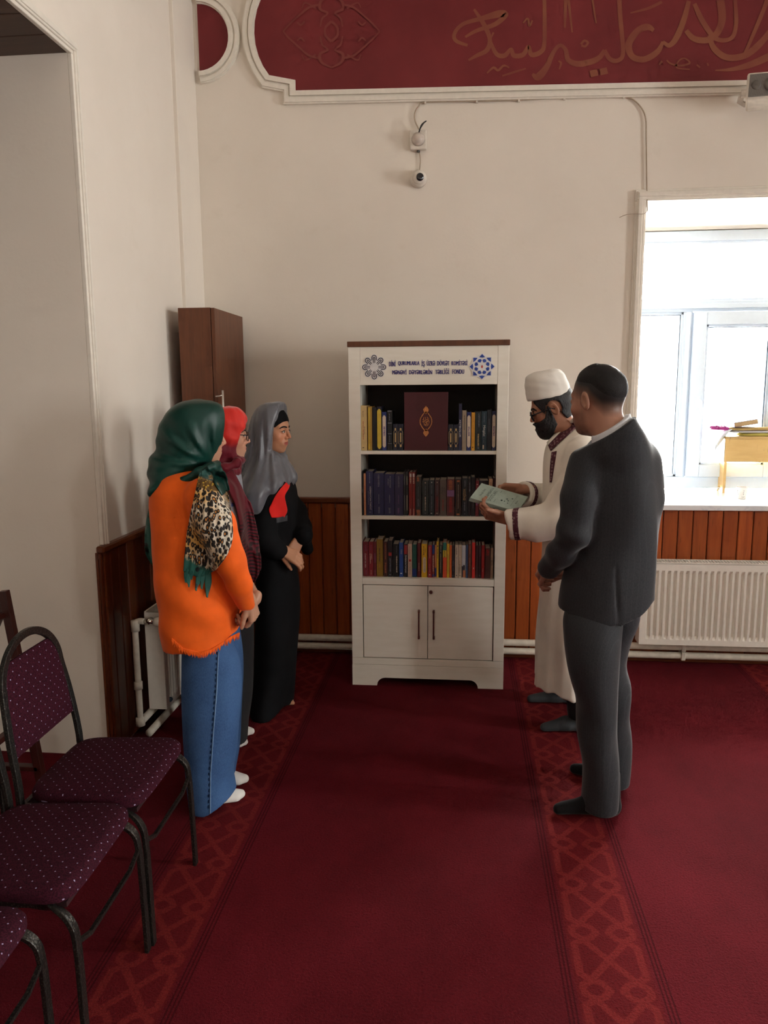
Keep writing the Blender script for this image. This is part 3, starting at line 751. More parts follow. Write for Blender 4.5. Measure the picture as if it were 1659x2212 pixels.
def book(pxl, pxr, top, zbot, col, label, group, deco=(), fy=4.015, dep=0.15, gap=0.004, bot=None):
    """a standing book seen from its spine; deco = list of (kind, t0, t1, s0, s1, ink, text) in spine fractions (t from top, s from left)"""
    a, b = on_y(pxl, top, fy), on_y(pxr, top, fy); x0, x1 = a[0] + .0004, b[0] - .0004; z1 = (a[2] + b[2]) / 2
    W = x1 - x0; Hh = z1 - zbot; r = empty('book', ((x0 + x1) / 2, fy, zbot)); tag(r, label, 'book', group)
    t = min(.0016, W * .18); m = plain(srgb(*col), .42, .45)
    hx_ = W / 2
    MB().box(-hx_, hx_, 0, t, 0, Hh).box(-hx_, -hx_ + t, t, dep, 0, Hh).box(hx_ - t, hx_, t, dep, 0, Hh).build('cover', m, r, bevel=min(.0012, W * .12))
    MB().box(-hx_ + t, hx_ - t, t, dep - .003, .002, Hh - gap).build('pages', PAGES, r)
    for d in deco:
        kind, t0, t1, s0, s1, ink = d[:6]; mb = MB(); y = -.0006
        xa, xb, za, zb_ = -hx_ + W * s0, -hx_ + W * s1, Hh * (1 - t1), Hh * (1 - t0)
        if kind == 'rect': mb.box(xa, xb, y, .0002, za, zb_); nm = 'spine_label'
        elif kind == 'pill':
            h_ = (xb - xa) / 2; xc = (xa + xb) / 2
            P = [(xc - h_, za + h_ * 1.2), (xc - h_ * .55, za + h_ * .45), (xc, za), (xc + h_ * .55, za + h_ * .45), (xc + h_, za + h_ * 1.2), (xc + h_, zb_ - h_ * 1.2), (xc + h_ * .55, zb_ - h_ * .45), (xc, zb_), (xc - h_ * .55, zb_ - h_ * .45), (xc - h_, zb_ - h_ * 1.2)]
            mb.prism(P, lambda x, z: (x, -.0005, z), lambda x, z: (x, .0002, z)); nm = 'spine_label'
        elif kind == 'orn':                                # gilt cartouche with two finials
            xc = (xa + xb) / 2; h_ = (xb - xa) / 2; L = zb_ - za
            for z_, s_ in ((zb_, -1), (za, 1)):
                mb.prism([(xc, z_), (xc + h_ * .5, z_ + s_ * L * .06), (xc + h_ * .35, z_ + s_ * L * .11), (xc, z_ + s_ * L * .15), (xc - h_ * .35, z_ + s_ * L * .11), (xc - h_ * .5, z_ + s_ * L * .06)], lambda x, z: (x, -.0006, z), lambda x, z: (x, .0002, z))
            for s_ in (-1, 1):
                mb.box(xc + s_ * h_ - .0007, xc + s_ * h_ + .0007, -.0006, .0002, za + L * .2, zb_ - L * .2)
                for z_, q in ((zb_ - L * .2, 1), (za + L * .2, -1)):
                    mb.bar([(xc + s_ * h_, -.0002, z_), (xc, -.0002, z_ + q * L * .08)], .0012, .0008, (0, 1, 0))
            mb.box(xc - h_ * .3, xc + h_ * .3, -.0006, .0002, za + L * .26, zb_ - L * .26); nm = 'spine_ornament'
        elif kind == 'frame':
            for q in ((xa, xa + .0009, za, zb_), (xb - .0009, xb, za, zb_), (xa, xb, za, za + .0012), (xa, xb, zb_ - .0012, zb_)): mb.box(q[0], q[1], y, .0002, q[2], q[3])
            nm = 'spine_frame'
        elif kind == 'text':
            lettering(mb, d[6], (xa, y, zb_), (0, 0, za - zb_), (xb - xa, 0, 0), 0.0); nm = 'spine_title'
        else:                                              # 'scrib': lettering too blurred to read, kept as broken strokes
            rng = random.Random(int(pxl * 10 + t0 * 100)); z = zb_; xc = (xa + xb) / 2; h_ = (xb - xa) / 2
            while z > za:
                l_ = rng.uniform(.002, .0045); mb.box(xc - h_ * rng.uniform(.5, 1), xc + h_ * rng.uniform(.5, 1), y, .0002, max(za, z - l_), z); z -= l_ + rng.uniform(.0008, .003)
            nm = 'spine_title'
        mb.build(nm, INKS[ink], r, fix=(kind != 'text'))
    return r
PIL = [('pill', .08, .93, .1, .88, 'c'), ('scrib', .38, .62, .3, .7, 'p')]
ORN = [('orn', .14, .88, .12, .88, 'g')]
top_shelf = [
 (779.3, 792.2, 876, (205, 175, 120), 'cream hardback at left end of top shelf', [('scrib', .12, .25, .3, .42, 'k'), ('scrib', .35, .75, .3, .45, 'r'), ('scrib', .47, .64, .55, .66, 'k'), ('scrib', .93, .95, .2, .5, 'k')]),
 (794, 803.4, 878, (165, 125, 48), 'gold-yellow book second from left on top shelf', [('rect', .03, .97, .15, .55, 'y'), ('scrib', .3, .85, .3, .45, 'o')]),
 (804, 813.2, 880, (16, 14, 18), 'plain black book third from left on top shelf', []),
 (813.8, 824.2, 878, (18, 18, 36), 'navy book with long gold oval label on top shelf', [('pill', .05, .97, .06, .92, 'y'), ('scrib', .15, .28, .5, .6, 'o'), ('scrib', .4, .65, .6, .7, 'o')]),
 (825, 834.7, 890, (36, 48, 105), 'blue book with white pill label, leftmost of its kind on top shelf', PIL),
 (836, 847.2, 887, (10, 10, 12), 'black ribbed book with silver bands left of maroon volume', [('rect', .0, .02, .1, .9, 's'), ('rect', .3, .32, .1, .9, 's'), ('rect', .57, .585, .1, .9, 's'), ('rect', .82, .83, .1, .9, 's'), ('scrib', .08, .25, .4, .55, 's'), ('scrib', .63, .78, .4, .55, 's')]),
 (849, 859, 916, (18, 20, 40), 'small navy gilt book standing next to black ribbed book', ORN),
 (859.5, 871.3, 916, (18, 20, 40), 'small navy gilt book touching left side of maroon volume', ORN),
 (968.5, 979.3, 917, (18, 20, 40), 'small navy gilt book touching right side of maroon volume', ORN),
 (979.8, 990.6, 917, (18, 20, 42), 'small navy gilt book second to right of maroon volume', ORN),
 (991.2, 998.2, 872, (34, 34, 66), 'tall slim navy book with white vertical letters on top shelf', [('text', .335, .72, .15, .75, 'w', 'XETBOLUK')]),
 (998.6, 1008, 886.5, (150, 132, 112), 'grey-beige slim book left of blue pill-label book', [('scrib', .12, .48, .45, .62, 'k'), ('scrib', .52, .72, .45, .6, 's')]),
 (1008.6, 1018, 890, (34, 44, 100), 'blue book with white pill label in middle right of top shelf', PIL),
 (1018.6, 1026.3, 891, (205, 145, 35), 'bright yellow slim book on top shelf', [('scrib', .1, .25, .35, .6, 'o'), ('scrib', .33, .8, .35, .6, 'o'), ('rect', .9, .93, .3, .6, 'k')]),
 (1027, 1040, 889, (26, 34, 34), 'dark green-black book between yellow and teal books', [('scrib', .05, .4, .5, .72, 's'), ('scrib', .57, .9, .4, .65, 'g'), ('rect', .92, .95, .45, .65, 's')]),
 (1040.5, 1052.3, 888, (24, 50, 62), 'dark teal book with pale vertical title on top shelf', [('scrib', .06, .28, .4, .55, 's'), ('text', .36, .64, .15, .75, 'w', 'Məqalat'), ('scrib', .68, .8, .4, .5, 's'), ('rect', .86, .96, .25, .5, 'c')]),
 (1052.7, 1062.6, 885, (22, 26, 34), 'charcoal book with two short white lines on top shelf', [('scrib', .22, .38, .4, .52, 's'), ('scrib', .4, .55, .4, .52, 's')]),
 (1063, 1072, 888, (34, 40, 78), 'blue book with white pill label at right end of top shelf', PIL)]
for i, (a, b, t, c, lb, de) in enumerate(top_shelf):
    book(a, b, t, SHZ[0] + .0005, c, lb, 'books on the top shelf', de, dep=.14)
# the big maroon volume standing face out
a, b = on_y(872.8, 847.6, 4.012), on_y(967.9, 847.6, 4.012)
q = empty('book', ((a[0] + b[0]) / 2, 4.012, SHZ[0] + .0005)); tag(q, 'large maroon volume with gilt medallion standing face out on top shelf', 'book', 'books on the top shelf')
MAR = M('maroon_leather', (0.062, 0.010, 0.014), 0.5, spec=0.35); MAR.color(MAR.mix(MAR.noise(12, 4), (0.055, 0.0085, 0.012), (0.07, 0.012, 0.017))); MAR.bump(MAR.noise(500, 2), .15, .001); MAR = MAR.m
Wq, Hq = b[0] - a[0], a[2] - SHZ[0]
MB().box(-Wq / 2, Wq / 2, 0, .004, 0, Hq).box(-Wq / 2, Wq / 2, .046, .05, 0, Hq).box(-Wq / 2, -Wq / 2 + .004, .004, .046, 0, Hq).build('cover', MAR, q, bevel=.0015)
MB().box(-Wq / 2 + .004, Wq / 2 - .004, .004, .046, .003, Hq - .004).build('pages', PAGES, q)
GILT = M('gilt_stamp', (0.5, 0.2, 0.06), 0.32, 0.6); GILT.color(GILT.mix(GILT.noise(300, 3).step(.35, .65), (0.26, 0.08, 0.03), (0.60, 0.27, 0.09))); GILT = GILT.m
mb = MB(); mz = Hq * .503; mh = Hq * .265; r_m = Wq * .145
def gp(x, z, d=-.0008): return (x, d, z)
ring = []
for k_ in range(33):
    w_ = 2 * math.pi * k_ / 32; ex = 1.0 + .30 * abs(math.sin(w_)) ** 6
    ring.append((r_m * math.cos(w_), r_m * 1.22 * ex * math.sin(w_) * .97))
vs = []
for x_, z_ in ring: vs += [gp(x_, mz + z_), gp(x_ * .86, mz + z_ * .88)]
mb.add(vs, [(2 * i, 2 * i + 1, 2 * i + 3, 2 * i + 2) for i in range(32)])
for s_ in (-1, 1):
    P = [(0, s_ * mh), (r_m * .30, s_ * mh * .86), (r_m * .46, s_ * mh * .76), (r_m * .34, s_ * mh * .62), (r_m * .08, s_ * mh * .52), (r_m * .12, s_ * mh * .47), (-r_m * .12, s_ * mh * .47), (-r_m * .08, s_ * mh * .52), (-r_m * .34, s_ * mh * .62), (-r_m * .46, s_ * mh * .76), (-r_m * .30, s_ * mh * .86)]
    mb.add([gp(x_, mz + z_) for x_, z_ in P], [tuple(range(len(P)))])
# interlaced script inside the medallion
rng = random.Random(4)
for s_ in ([(-.6, .1), (-.2, -.5), (.5, -.4), (.6, .1)], [(-.5, .6), (-.3, 0), (.1, -.2), (.55, .2)], [(-.1, .75), (0, .1), (.25, -.45)], [(.25, .75), (.3, .1), (-.1, -.6)], [(-.65, -.1), (0, .25), (.6, .45)], [(.5, .65), (.45, .2), (.6, -.2)], [(-.4, -.55), (.1, -.75), (.5, -.55)], [(-.35, .7), (-.45, .3), (-.65, .3)]):
    Pp = spline([(x_ * r_m * .85, mz + z_ * r_m * .95) for x_, z_ in s_], 5)
    mb.bar([(p[0], -.0006, p[1]) for p in Pp], r_m * .07, .0006, (0, 1, 0))
mb.build('gilt_medallion', GILT, q, fix=False)

mid_shelf = [
 (781.4, 784.9, 1019, (14, 13, 15), 'thin black book at left end of middle shelf', [('scrib', .4, .48, .2, .6, 's')]),
 (785.2, 790, 1023, (190, 130, 95), 'thin peach-coloured book second from left on middle shelf', [('scrib', .3, .45, .3, .6, 'r')]),
 (790.7, 805.6, 1018, (34, 36, 78), 'blue hardback with long white vertical title on middle shelf', [('text', .34, .87, .5, .8, 'w', 'AZƏRBAYCAN TARİXİ'), ('scrib', .04, .27, .4, .6, 's'), ('scrib', .45, .76, .25, .36, 's'), ('rect', .92, .94, .4, .65, 's')]),
 (806.3, 829, 1022, (30, 32, 74), 'thickest blue hardback, fourth from left on middle shelf', [('scrib', .03, .32, .42, .6, 's'), ('scrib', .5, .72, .46, .56, 's'), ('scrib', .8, .95, .42, .62, 's')]),
 (829.3, 852, 1024, (32, 33, 76), 'thick blue hardback with two-line author, fifth on middle shelf', [('scrib', .05, .33, .52, .68, 's'), ('scrib', .11, .28, .34, .46, 's'), ('scrib', .5, .7, .48, .58, 's'), ('scrib', .82, .95, .42, .62, 's')]),
 (852.4, 871.2, 1024, (40, 36, 72), 'violet-blue hardback, sixth from left on middle shelf', [('scrib', .05, .33, .38, .55, 's'), ('scrib', .5, .72, .4, .5, 'v'), ('scrib', .82, .95, .3, .55, 'v')]),
 (871.7, 876.4, 1019, (22, 26, 26), 'left of two slim black books beside red pair, middle shelf', [('rect', .1, .3, .4, .6, 's'), ('rect', .53, .88, .4, .6, 's')]),
 (876.7, 881.5, 1019, (22, 24, 24), 'right of two slim black books beside red pair, middle shelf', [('rect', .1, .3, .4, .6, 'c'), ('rect', .53, .88, .4, .6, 'c')]),
 (883, 889.9, 1020, (125, 25, 22), 'left of two slim red books with white spine tops', [('rect', .03, .11, .3, .85, 'w'), ('scrib', .12, .26, .3, .85, 'c'), ('rect', .84, 1, .4, .55, 'c')]),
 (890.3, 897, 1020, (125, 24, 22), 'right of two slim red books with white spine tops', [('rect', .03, .11, .2, .75, 'w'), ('scrib', .12, .26, .2, .75, 'c'), ('rect', .84, 1, .4, .55, 'c')]),
 (897.6, 910.6, 1030, (34, 38, 36), 'dark book with orange floral corners on middle shelf', [('text', .57, .76, .3, .7, 's', 'NİZAMİ'), ('scrib', 0, .12, .1, .7, 'o'), ('scrib', .85, 1, .1, .9, 'o'), ('scrib', .25, .5, .4, .5, 's')]),
 (911.4, 926.4, 1038, (30, 40, 36), 'dark green book with small pale emblem, left of slimmer teal one', [('rect', .05, .08, .4, .6, 'c'), ('scrib', .15, .42, .42, .55, 's'), ('scrib', .46, .86, .4, .6, 'c'), ('rect', .92, .94, .4, .6, 's')]),
 (927, 938.2, 1037, (26, 38, 42), 'dark teal book between dark green and maroon books, middle shelf', [('rect', .05, .08, .4, .6, 'w'), ('scrib', .15, .4, .42, .58, 's'), ('scrib', .45, .86, .4, .6, 's'), ('rect', .92, .94, .3, .6, 'w')]),
 (939, 949.7, 1037, (66, 34, 36), 'dark maroon book with small pale emblem on middle shelf', [('rect', .05, .08, .4, .6, 'c'), ('scrib', .15, .42, .4, .58, 's'), ('scrib', .46, .86, .4, .6, 'r'), ('rect', .92, .94, .35, .65, 'c')]),
 (950.4, 964.6, 1036, (92, 80, 72), 'grey-brown book in the middle of middle shelf', [('scrib', .2, .38, .3, .42, 'k'), ('scrib', .23, .34, .6, .7, 'k'), ('scrib', .55, .85, .35, .6, 'r')]),
 (965.4, 982, 1035, (96, 44, 44), 'wide reddish patterned volume with dark centre band, middle shelf', [('scrib', .03, .28, .2, .8, 'o'), ('rect', .30, .47, .02, .98, 'v'), ('scrib', .5, .9, .25, .75, 'r')]),
 (983, 997.3, 1035, (26, 17, 18), 'black book with copper frame on spine, middle shelf', [('frame', .03, .98, .25, .78, 'o'), ('scrib', .15, .8, .45, .55, 'c'), ('rect', .03, .08, .3, .7, 'o'), ('rect', .93, .98, .3, .7, 'o')]),
 (998, 1011, 1033, (24, 32, 38), 'black book with gold capital title on middle shelf', [('text', .28, .58, .2, .75, 'g', 'XOZİNƏ'), ('scrib', .06, .22, .4, .6, 's'), ('scrib', .63, .86, .35, .6, 's'), ('rect', .93, .95, .4, .6, 's')]),
 (1011.3, 1017.3, 1034, (30, 30, 34), 'slim charcoal book right of gold-titled one, middle shelf', [('scrib', .1, .35, .3, .8, 's')]),
 (1017.7, 1026.6, 1031, (24, 24, 28), 'tall charcoal book behind held green book, middle shelf', [('scrib', .6, .8, .45, .55, 's')]),
 (1027.5, 1035, 1038, (110, 28, 38), 'slim crimson book on right side of middle shelf', [('rect', .1, .12, .3, .7, 'c'), ('rect', .6, .7, .2, .6, 'v')]),
 (1035.5, 1055.6, 1038, (30, 22, 26), 'wide black book with red title on right of middle shelf', [('text', .58, .9, .3, .7, 'v', 'ŞAH')]),
 (1056.3, 1064.8, 1034, (175, 140, 110), 'cream book near right end of middle shelf', [('scrib', .1, .2, .4, .6, 'k')]),
 (1065.6, 1071, 1033, (60, 22, 30), 'dark red book at right end of middle shelf', [])]
for i, (a, b, t, c, lb, de) in enumerate(mid_shelf):
    book(a, b, t, SHZ[1] + .0005, c, lb, 'books on the middle shelf', de, dep=.15)
low_shelf = [
 (783.8, 796, 1170, (108, 24, 32), 'wide dark red book at left end of lower shelf', [('text', .33, .75, .3, .62, 'w', 'CİNAYƏT VƏ CƏZA'), ('scrib', .1, .27, .45, .55, 'v'), ('scrib', .82, .95, .45, .55, 'v')]),
 (796.4, 806.5, 1170, (122, 26, 34), 'red book with two-line orange title, second on lower shelf', [('scrib', .34, .63, .2, .42, 'c'), ('scrib', .35, .5, .52, .7, 'c'), ('scrib', .1, .25, .4, .52, 'v'), ('scrib', .82, .95, .4, .52, 'c')]),
 (806.9, 812.8, 1170, (100, 22, 32), 'narrow dark red book left of mustard book', [('scrib', .34, .6, .3, .6, 'v'), ('scrib', .82, .95, .3, .6, 'v')]),
 (813.2, 827, 1165, (132, 100, 30), 'thick mustard-coloured book on lower shelf', [('scrib', .24, .6, .4, .58, 'k'), ('scrib', .67, .76, .42, .55, 'o')]),
 (828, 836.8, 1170, (66, 30, 24), 'dark brown-red book right of mustard book', [('scrib', .05, .5, .4, .6, 'o'), ('scrib', .6, .9, .3, .7, 'o')]),
 (837.6, 847.3, 1167.5, (34, 30, 32), 'black book with small red emblem on lower shelf', [('rect', .33, .42, .15, .85, 'r'), ('scrib', .48, .87, .35, .65, 's'), ('rect', .93, .95, .3, .65, 's')]),
 (848, 861, 1175, (20, 20, 20), 'wide black book with slim cream title, left of blue book', [('scrib', .36, .86, .58, .78, 'c'), ('scrib', .05, .3, .6, .7, 's')]),
 (862, 871, 1172, (34, 66, 130), 'bright blue book on lower shelf', [('scrib', .2, .33, .3, .85, 's'), ('rect', .88, .91, .3, .7, 'w')]),
 (872, 880.7, 1175, (28, 24, 28), 'black book with red top label and white script title', [('rect', .03, .31, .1, .95, 'r'), ('scrib', .06, .28, .5, .75, 'c'), ('text', .34, .87, .2, .78, 'w', 'Sədaların kərpici')]),
 (881, 889.9, 1175, (192, 160, 140), 'pinkish cream book with dark round spot on spine', [('scrib', .07, .45, .45, .58, 'k'), ('rect', .46, .53, .25, .8, 'r'), ('scrib', .57, .93, .45, .6, 'k')]),
 (890.7, 900, 1176, (28, 84, 72), 'green book turning teal on lower shelf', [('scrib', .1, .6, .45, .62, 't'), ('rect', .74, .97, .02, .98, 'b')]),
 (901.3, 908.7, 1173, (96, 26, 32), 'dark crimson book left of wide yellow one', [('scrib', .58, .82, .4, .6, 'c')]),
 (910.4, 922.8, 1175, (212, 165, 30), 'wide yellow book with white oval on spine', [('pill', .38, .87, .25, .8, 'c'), ('scrib', .07, .33, .3, .5, 'k'), ('scrib', .14, .26, .62, .75, 'k'), ('scrib', .44, .82, .55, .68, 'k')]),
 (924.4, 933, 1178, (146, 30, 40), 'red book with cream script, right of wide yellow book', [('text', .05, .4, .3, .65, 'c', 'Səməd Cəfəri'), ('scrib', .58, .84, .4, .55, 'c'), ('rect', .9, .93, .3, .6, 'w')]),
 (933.5, 938.8, 1177, (120, 42, 38), 'slim red book with blue top on lower shelf', [('rect', 0, .28, .02, .98, 'b'), ('scrib', .33, .82, .2, .7, 'c'), ('rect', .9, .97, .1, .8, 'b')]),
 (939.2, 942.8, 1177, (190, 120, 80), 'very slim peach book left of tall yellow one', [('rect', .7, .97, .05, .95, 'b')]),
 (943.2, 947.7, 1170, (200, 158, 40), 'tall slim yellow book on lower shelf', [('scrib', .2, .48, .3, .7, 'k'), ('rect', .11, .14, .2, .8, 'k')]),
 (948.2, 956, 1177, (24, 26, 22), 'black book with thin cream vertical title on lower shelf', [('scrib', .03, .22, .4, .6, 'c'), ('scrib', .27, .86, .4, .58, 'c')]),
 (956.6, 965, 1172, (205, 75, 40), 'orange-red book with green top on lower shelf', [('rect', 0, .22, .02, .98, 't'), ('rect', .22, .42, .02, .98, 'y'), ('scrib', .24, .42, .3, .6, 'k')]),
 (965.4, 971, 1175, (206, 160, 40), 'slim yellow book between orange-red and orange books', [('scrib', .1, .24, .4, .6, 'k'), ('scrib', .3, .88, .35, .55, 't')]),
 (971.4, 976.1, 1178, (196, 90, 36), 'slim orange book on lower shelf', []),
 (976.5, 982.1, 1178, (34, 20, 28), 'slim dark plum book beside two cream books', [('scrib', .48, .8, .35, .6, 's'), ('rect', .92, .95, .3, .6, 's')]),
 (983, 990, 1177, (186, 164, 146), 'left of two cream books with dark titles', [('scrib', .06, .3, .35, .6, 'k'), ('scrib', .38, .86, .35, .65, 's'), ('rect', .91, .94, .3, .7, 'k')]),
 (990.5, 997.5, 1177, (186, 164, 142), 'right of two cream books with dark titles', [('scrib', .06, .33, .4, .6, 'k'), ('scrib', .38, .86, .35, .6, 'k'), ('rect', .92, .94, .3, .7, 'k')]),
 (998, 1006, 1178, (172, 168, 170), 'pale grey book with dark picture at spine foot', [('rect', .64, .98, .02, .3, 'k'), ('rect', .6, .76, .35, .85, 'k'), ('rect', .76, .98, .32, .98, 'o')]),
 (1006.6, 1010.8, 1177, (58, 72, 100), 'slim slate blue book on lower shelf', []),
 (1011.5, 1019, 1175, (84, 44, 34), 'brown book with peach title left of bright red book', [('scrib', .06, .3, .4, .65, 'o'), ('scrib', .4, .85, .35, .6, 'o')]),
 (1019.8, 1027, 1172, (188, 38, 32), 'bright red tall book on lower shelf', [('scrib', .15, .4, .4, .6, 'r'), ('scrib', .7, .74, .3, .7, 'c')]),
 (1028, 1034, 1178, (66, 34, 36), 'left of two dark maroon books on right of lower shelf', [('scrib', .05, .8, .4, .55, 'k')]),
 (1034.3, 1040, 1178, (60, 28, 34), 'right of two dark maroon books on right of lower shelf', [('scrib', .05, .35, .4, .55, 's'), ('rect', .9, .93, .2, .6, 's')]),
 (1040.4, 1047.2, 1178, (172, 34, 36), 'red book between maroon and wide brown books', [('scrib', .25, .62, .35, .6, 'r'), ('scrib', .7, .8, .35, .55, 'c')]),
 (1048.5, 1059.5, 1184, (84, 46, 42), 'wide plain brown book near right end of lower shelf', [('scrib', .05, .25, .1, .8, 'r')]),
 (1060, 1066, 1184, (168, 140, 116), 'beige book at right end of lower shelf', [('scrib', .4, .6, .3, .6, 'k')])]
for i, (a, b, t, c, lb, de) in enumerate(low_shelf):
    book(a, b, t, SHZ[2] + .0005, c, lb, 'books on the lower shelf', de, dep=.125, fy=4.02)

# ------------------------------------------------------------------ tall cabinet in the corner
cb = empty('cabinet', (-1.36, 4.2, 0)); tag(cb, 'narrow tall brown wooden cabinet in the corner behind the women', 'cabinet')
def cp(name, b, m, par=cb, bevel=.002): return MB().box(b[0] + 1.36, b[1] + 1.36, b[2] - 4.2, b[3] - 4.2, b[4], b[5]).build(name, m, par, bevel=bevel)
cp('carcass', (-1.458, -1.288, 3.935, 4.45, .06, 2.02), DARKWOOD); cp('base', (-1.45, -1.295, 3.95, 4.44, 0, .06), DARKWOOD)
dr = cp('door', (-1.285, -1.266, 3.935, 4.45, .065, 2.018), DARKWOOD)
STEEL = M('brushed_steel', (0.62, 0.60, 0.56), 0.3, 1.0); STEEL.color(STEEL.mix(STEEL.noise(80), (0.56, 0.54, 0.5), (0.68, 0.66, 0.62))); STEEL = STEEL.m
h0 = on_x(481, 843, -1.235)
MB().tube([(h0[0] + 1.36, h0[1] - 4.2, h0[2]), (h0[0] + 1.36, h0[1] - 4.2, h0[2] - .2)], .006, 10).tube([(h0[0] + 1.36, h0[1] - 4.2, h0[2] - .022), (h0[0] + 1.345, h0[1] - 4.205, h0[2] - .03), (h0[0] + 1.326, h0[1] - 4.215, h0[2] - .032)], .004, 8).tube([(h0[0] + 1.36, h0[1] - 4.2, h0[2] - .178), (h0[0] + 1.326, h0[1] - 4.21, h0[2] - .17)], .004, 8).build('handle', STEEL, dr, smooth=True)

# ------------------------------------------------------------------ stacking chairs
def chair_fabric():
    k = M('burgundy_dotted_fabric', (0.045, 0.008, 0.022), 0.9, spec=0.1, sheen=0.0)
    x, y, z = k.xyz()
    p = 0.0185
    def dots(a, b):
        ra = ((a / p + b / p) * 0.5).fract() - 0.5; rb = ((a / p - b / p) * 0.5).fract() - 0.5
        return (ra * ra + rb * rb).sqrt()
    n = k.nt.nodes.new('ShaderNodeNewGeometry'); nn = k.nt.nodes.new('ShaderNodeSeparateXYZ'); 
    tn = k.nt.nodes.new('ShaderNodeVectorTransform'); tn.vector_type = 'NORMAL'; tn.convert_from = 'WORLD'; tn.convert_to = 'OBJECT'
    k.nt.links.new(n.outputs['Normal'], tn.inputs[0]); k.nt.links.new(tn.outputs[0], nn.inputs[0])
    nz = E(k.nt, nn.outputs[2]).abs().gt(0.6)
    d = dots(y, z) * (nz * -1.0 + 1.0) + dots(x, y) * nz
    dot = (d * -1.0).step(-0.085, -0.05)
    weave = k.noise(260, 2)
    c = k.mix(weave.step(.35, .7), (0.024, 0.0045, 0.009), (0.054, 0.008, 0.018))
    k.color(k.mix(dot * .8, c, (0.42, 0.36, 0.55))); k.bump(weave, .5, .002); return k.m
CHF = chair_fabric()
HAM = M('hammered_dark_metal', (0.05, 0.046, 0.04), 0.38, 0.7); HAM.color(HAM.mix(HAM.voro(160).step(.1, .5), (0.09, 0.08, 0.068), (0.03, 0.027, 0.024))); HAM.bump(HAM.voro(160), .4, .002); HAM = HAM.m
def cushion(name, sx, sy, sz, taper, m, par, loc, rot=(0, 0, 0), n=14, round_top=0.0, edge=6.0):
    """padded block: superellipse outline in x/y, domed top"""
    mb = MB(); vs = []; rings = [(0.90, 0.0), (1.0, .28), (1.0, .62), (.965, .85), (.86, .97), (.5, 1.06), (0.0, 1.08)]; N = 40
    for s_, h in rings:
        for k_ in range(N):
            w_ = 2 * math.pi * k_ / N; c, s = math.cos(w_), math.sin(w_); e = 2.0 / edge
            x = math.copysign(abs(c) ** e, c) * sx * s_; y = math.copysign(abs(s) ** e, s) * sy * s_
            y *= 1 + taper * x / sx
            vs.append((x, y, h * sz))
    fs = [(i * N + k_, i * N + (k_ + 1) % N, (i + 1) * N + (k_ + 1) % N, (i + 1) * N + k_) for i in range(len(rings) - 2) for k_ in range(N)]
    top = (len(rings) - 2) * N; fs += [tuple(top + k_ for k_ in range(N)), tuple(range(N - 1, -1, -1))]
    vs = vs[:(len(rings) - 1) * N]
    o = mb.add(vs, fs).build(name, m, par, smooth=True); o.location = loc; o.rotation_euler = rot; return smooth_by_angle(o, 0.9)
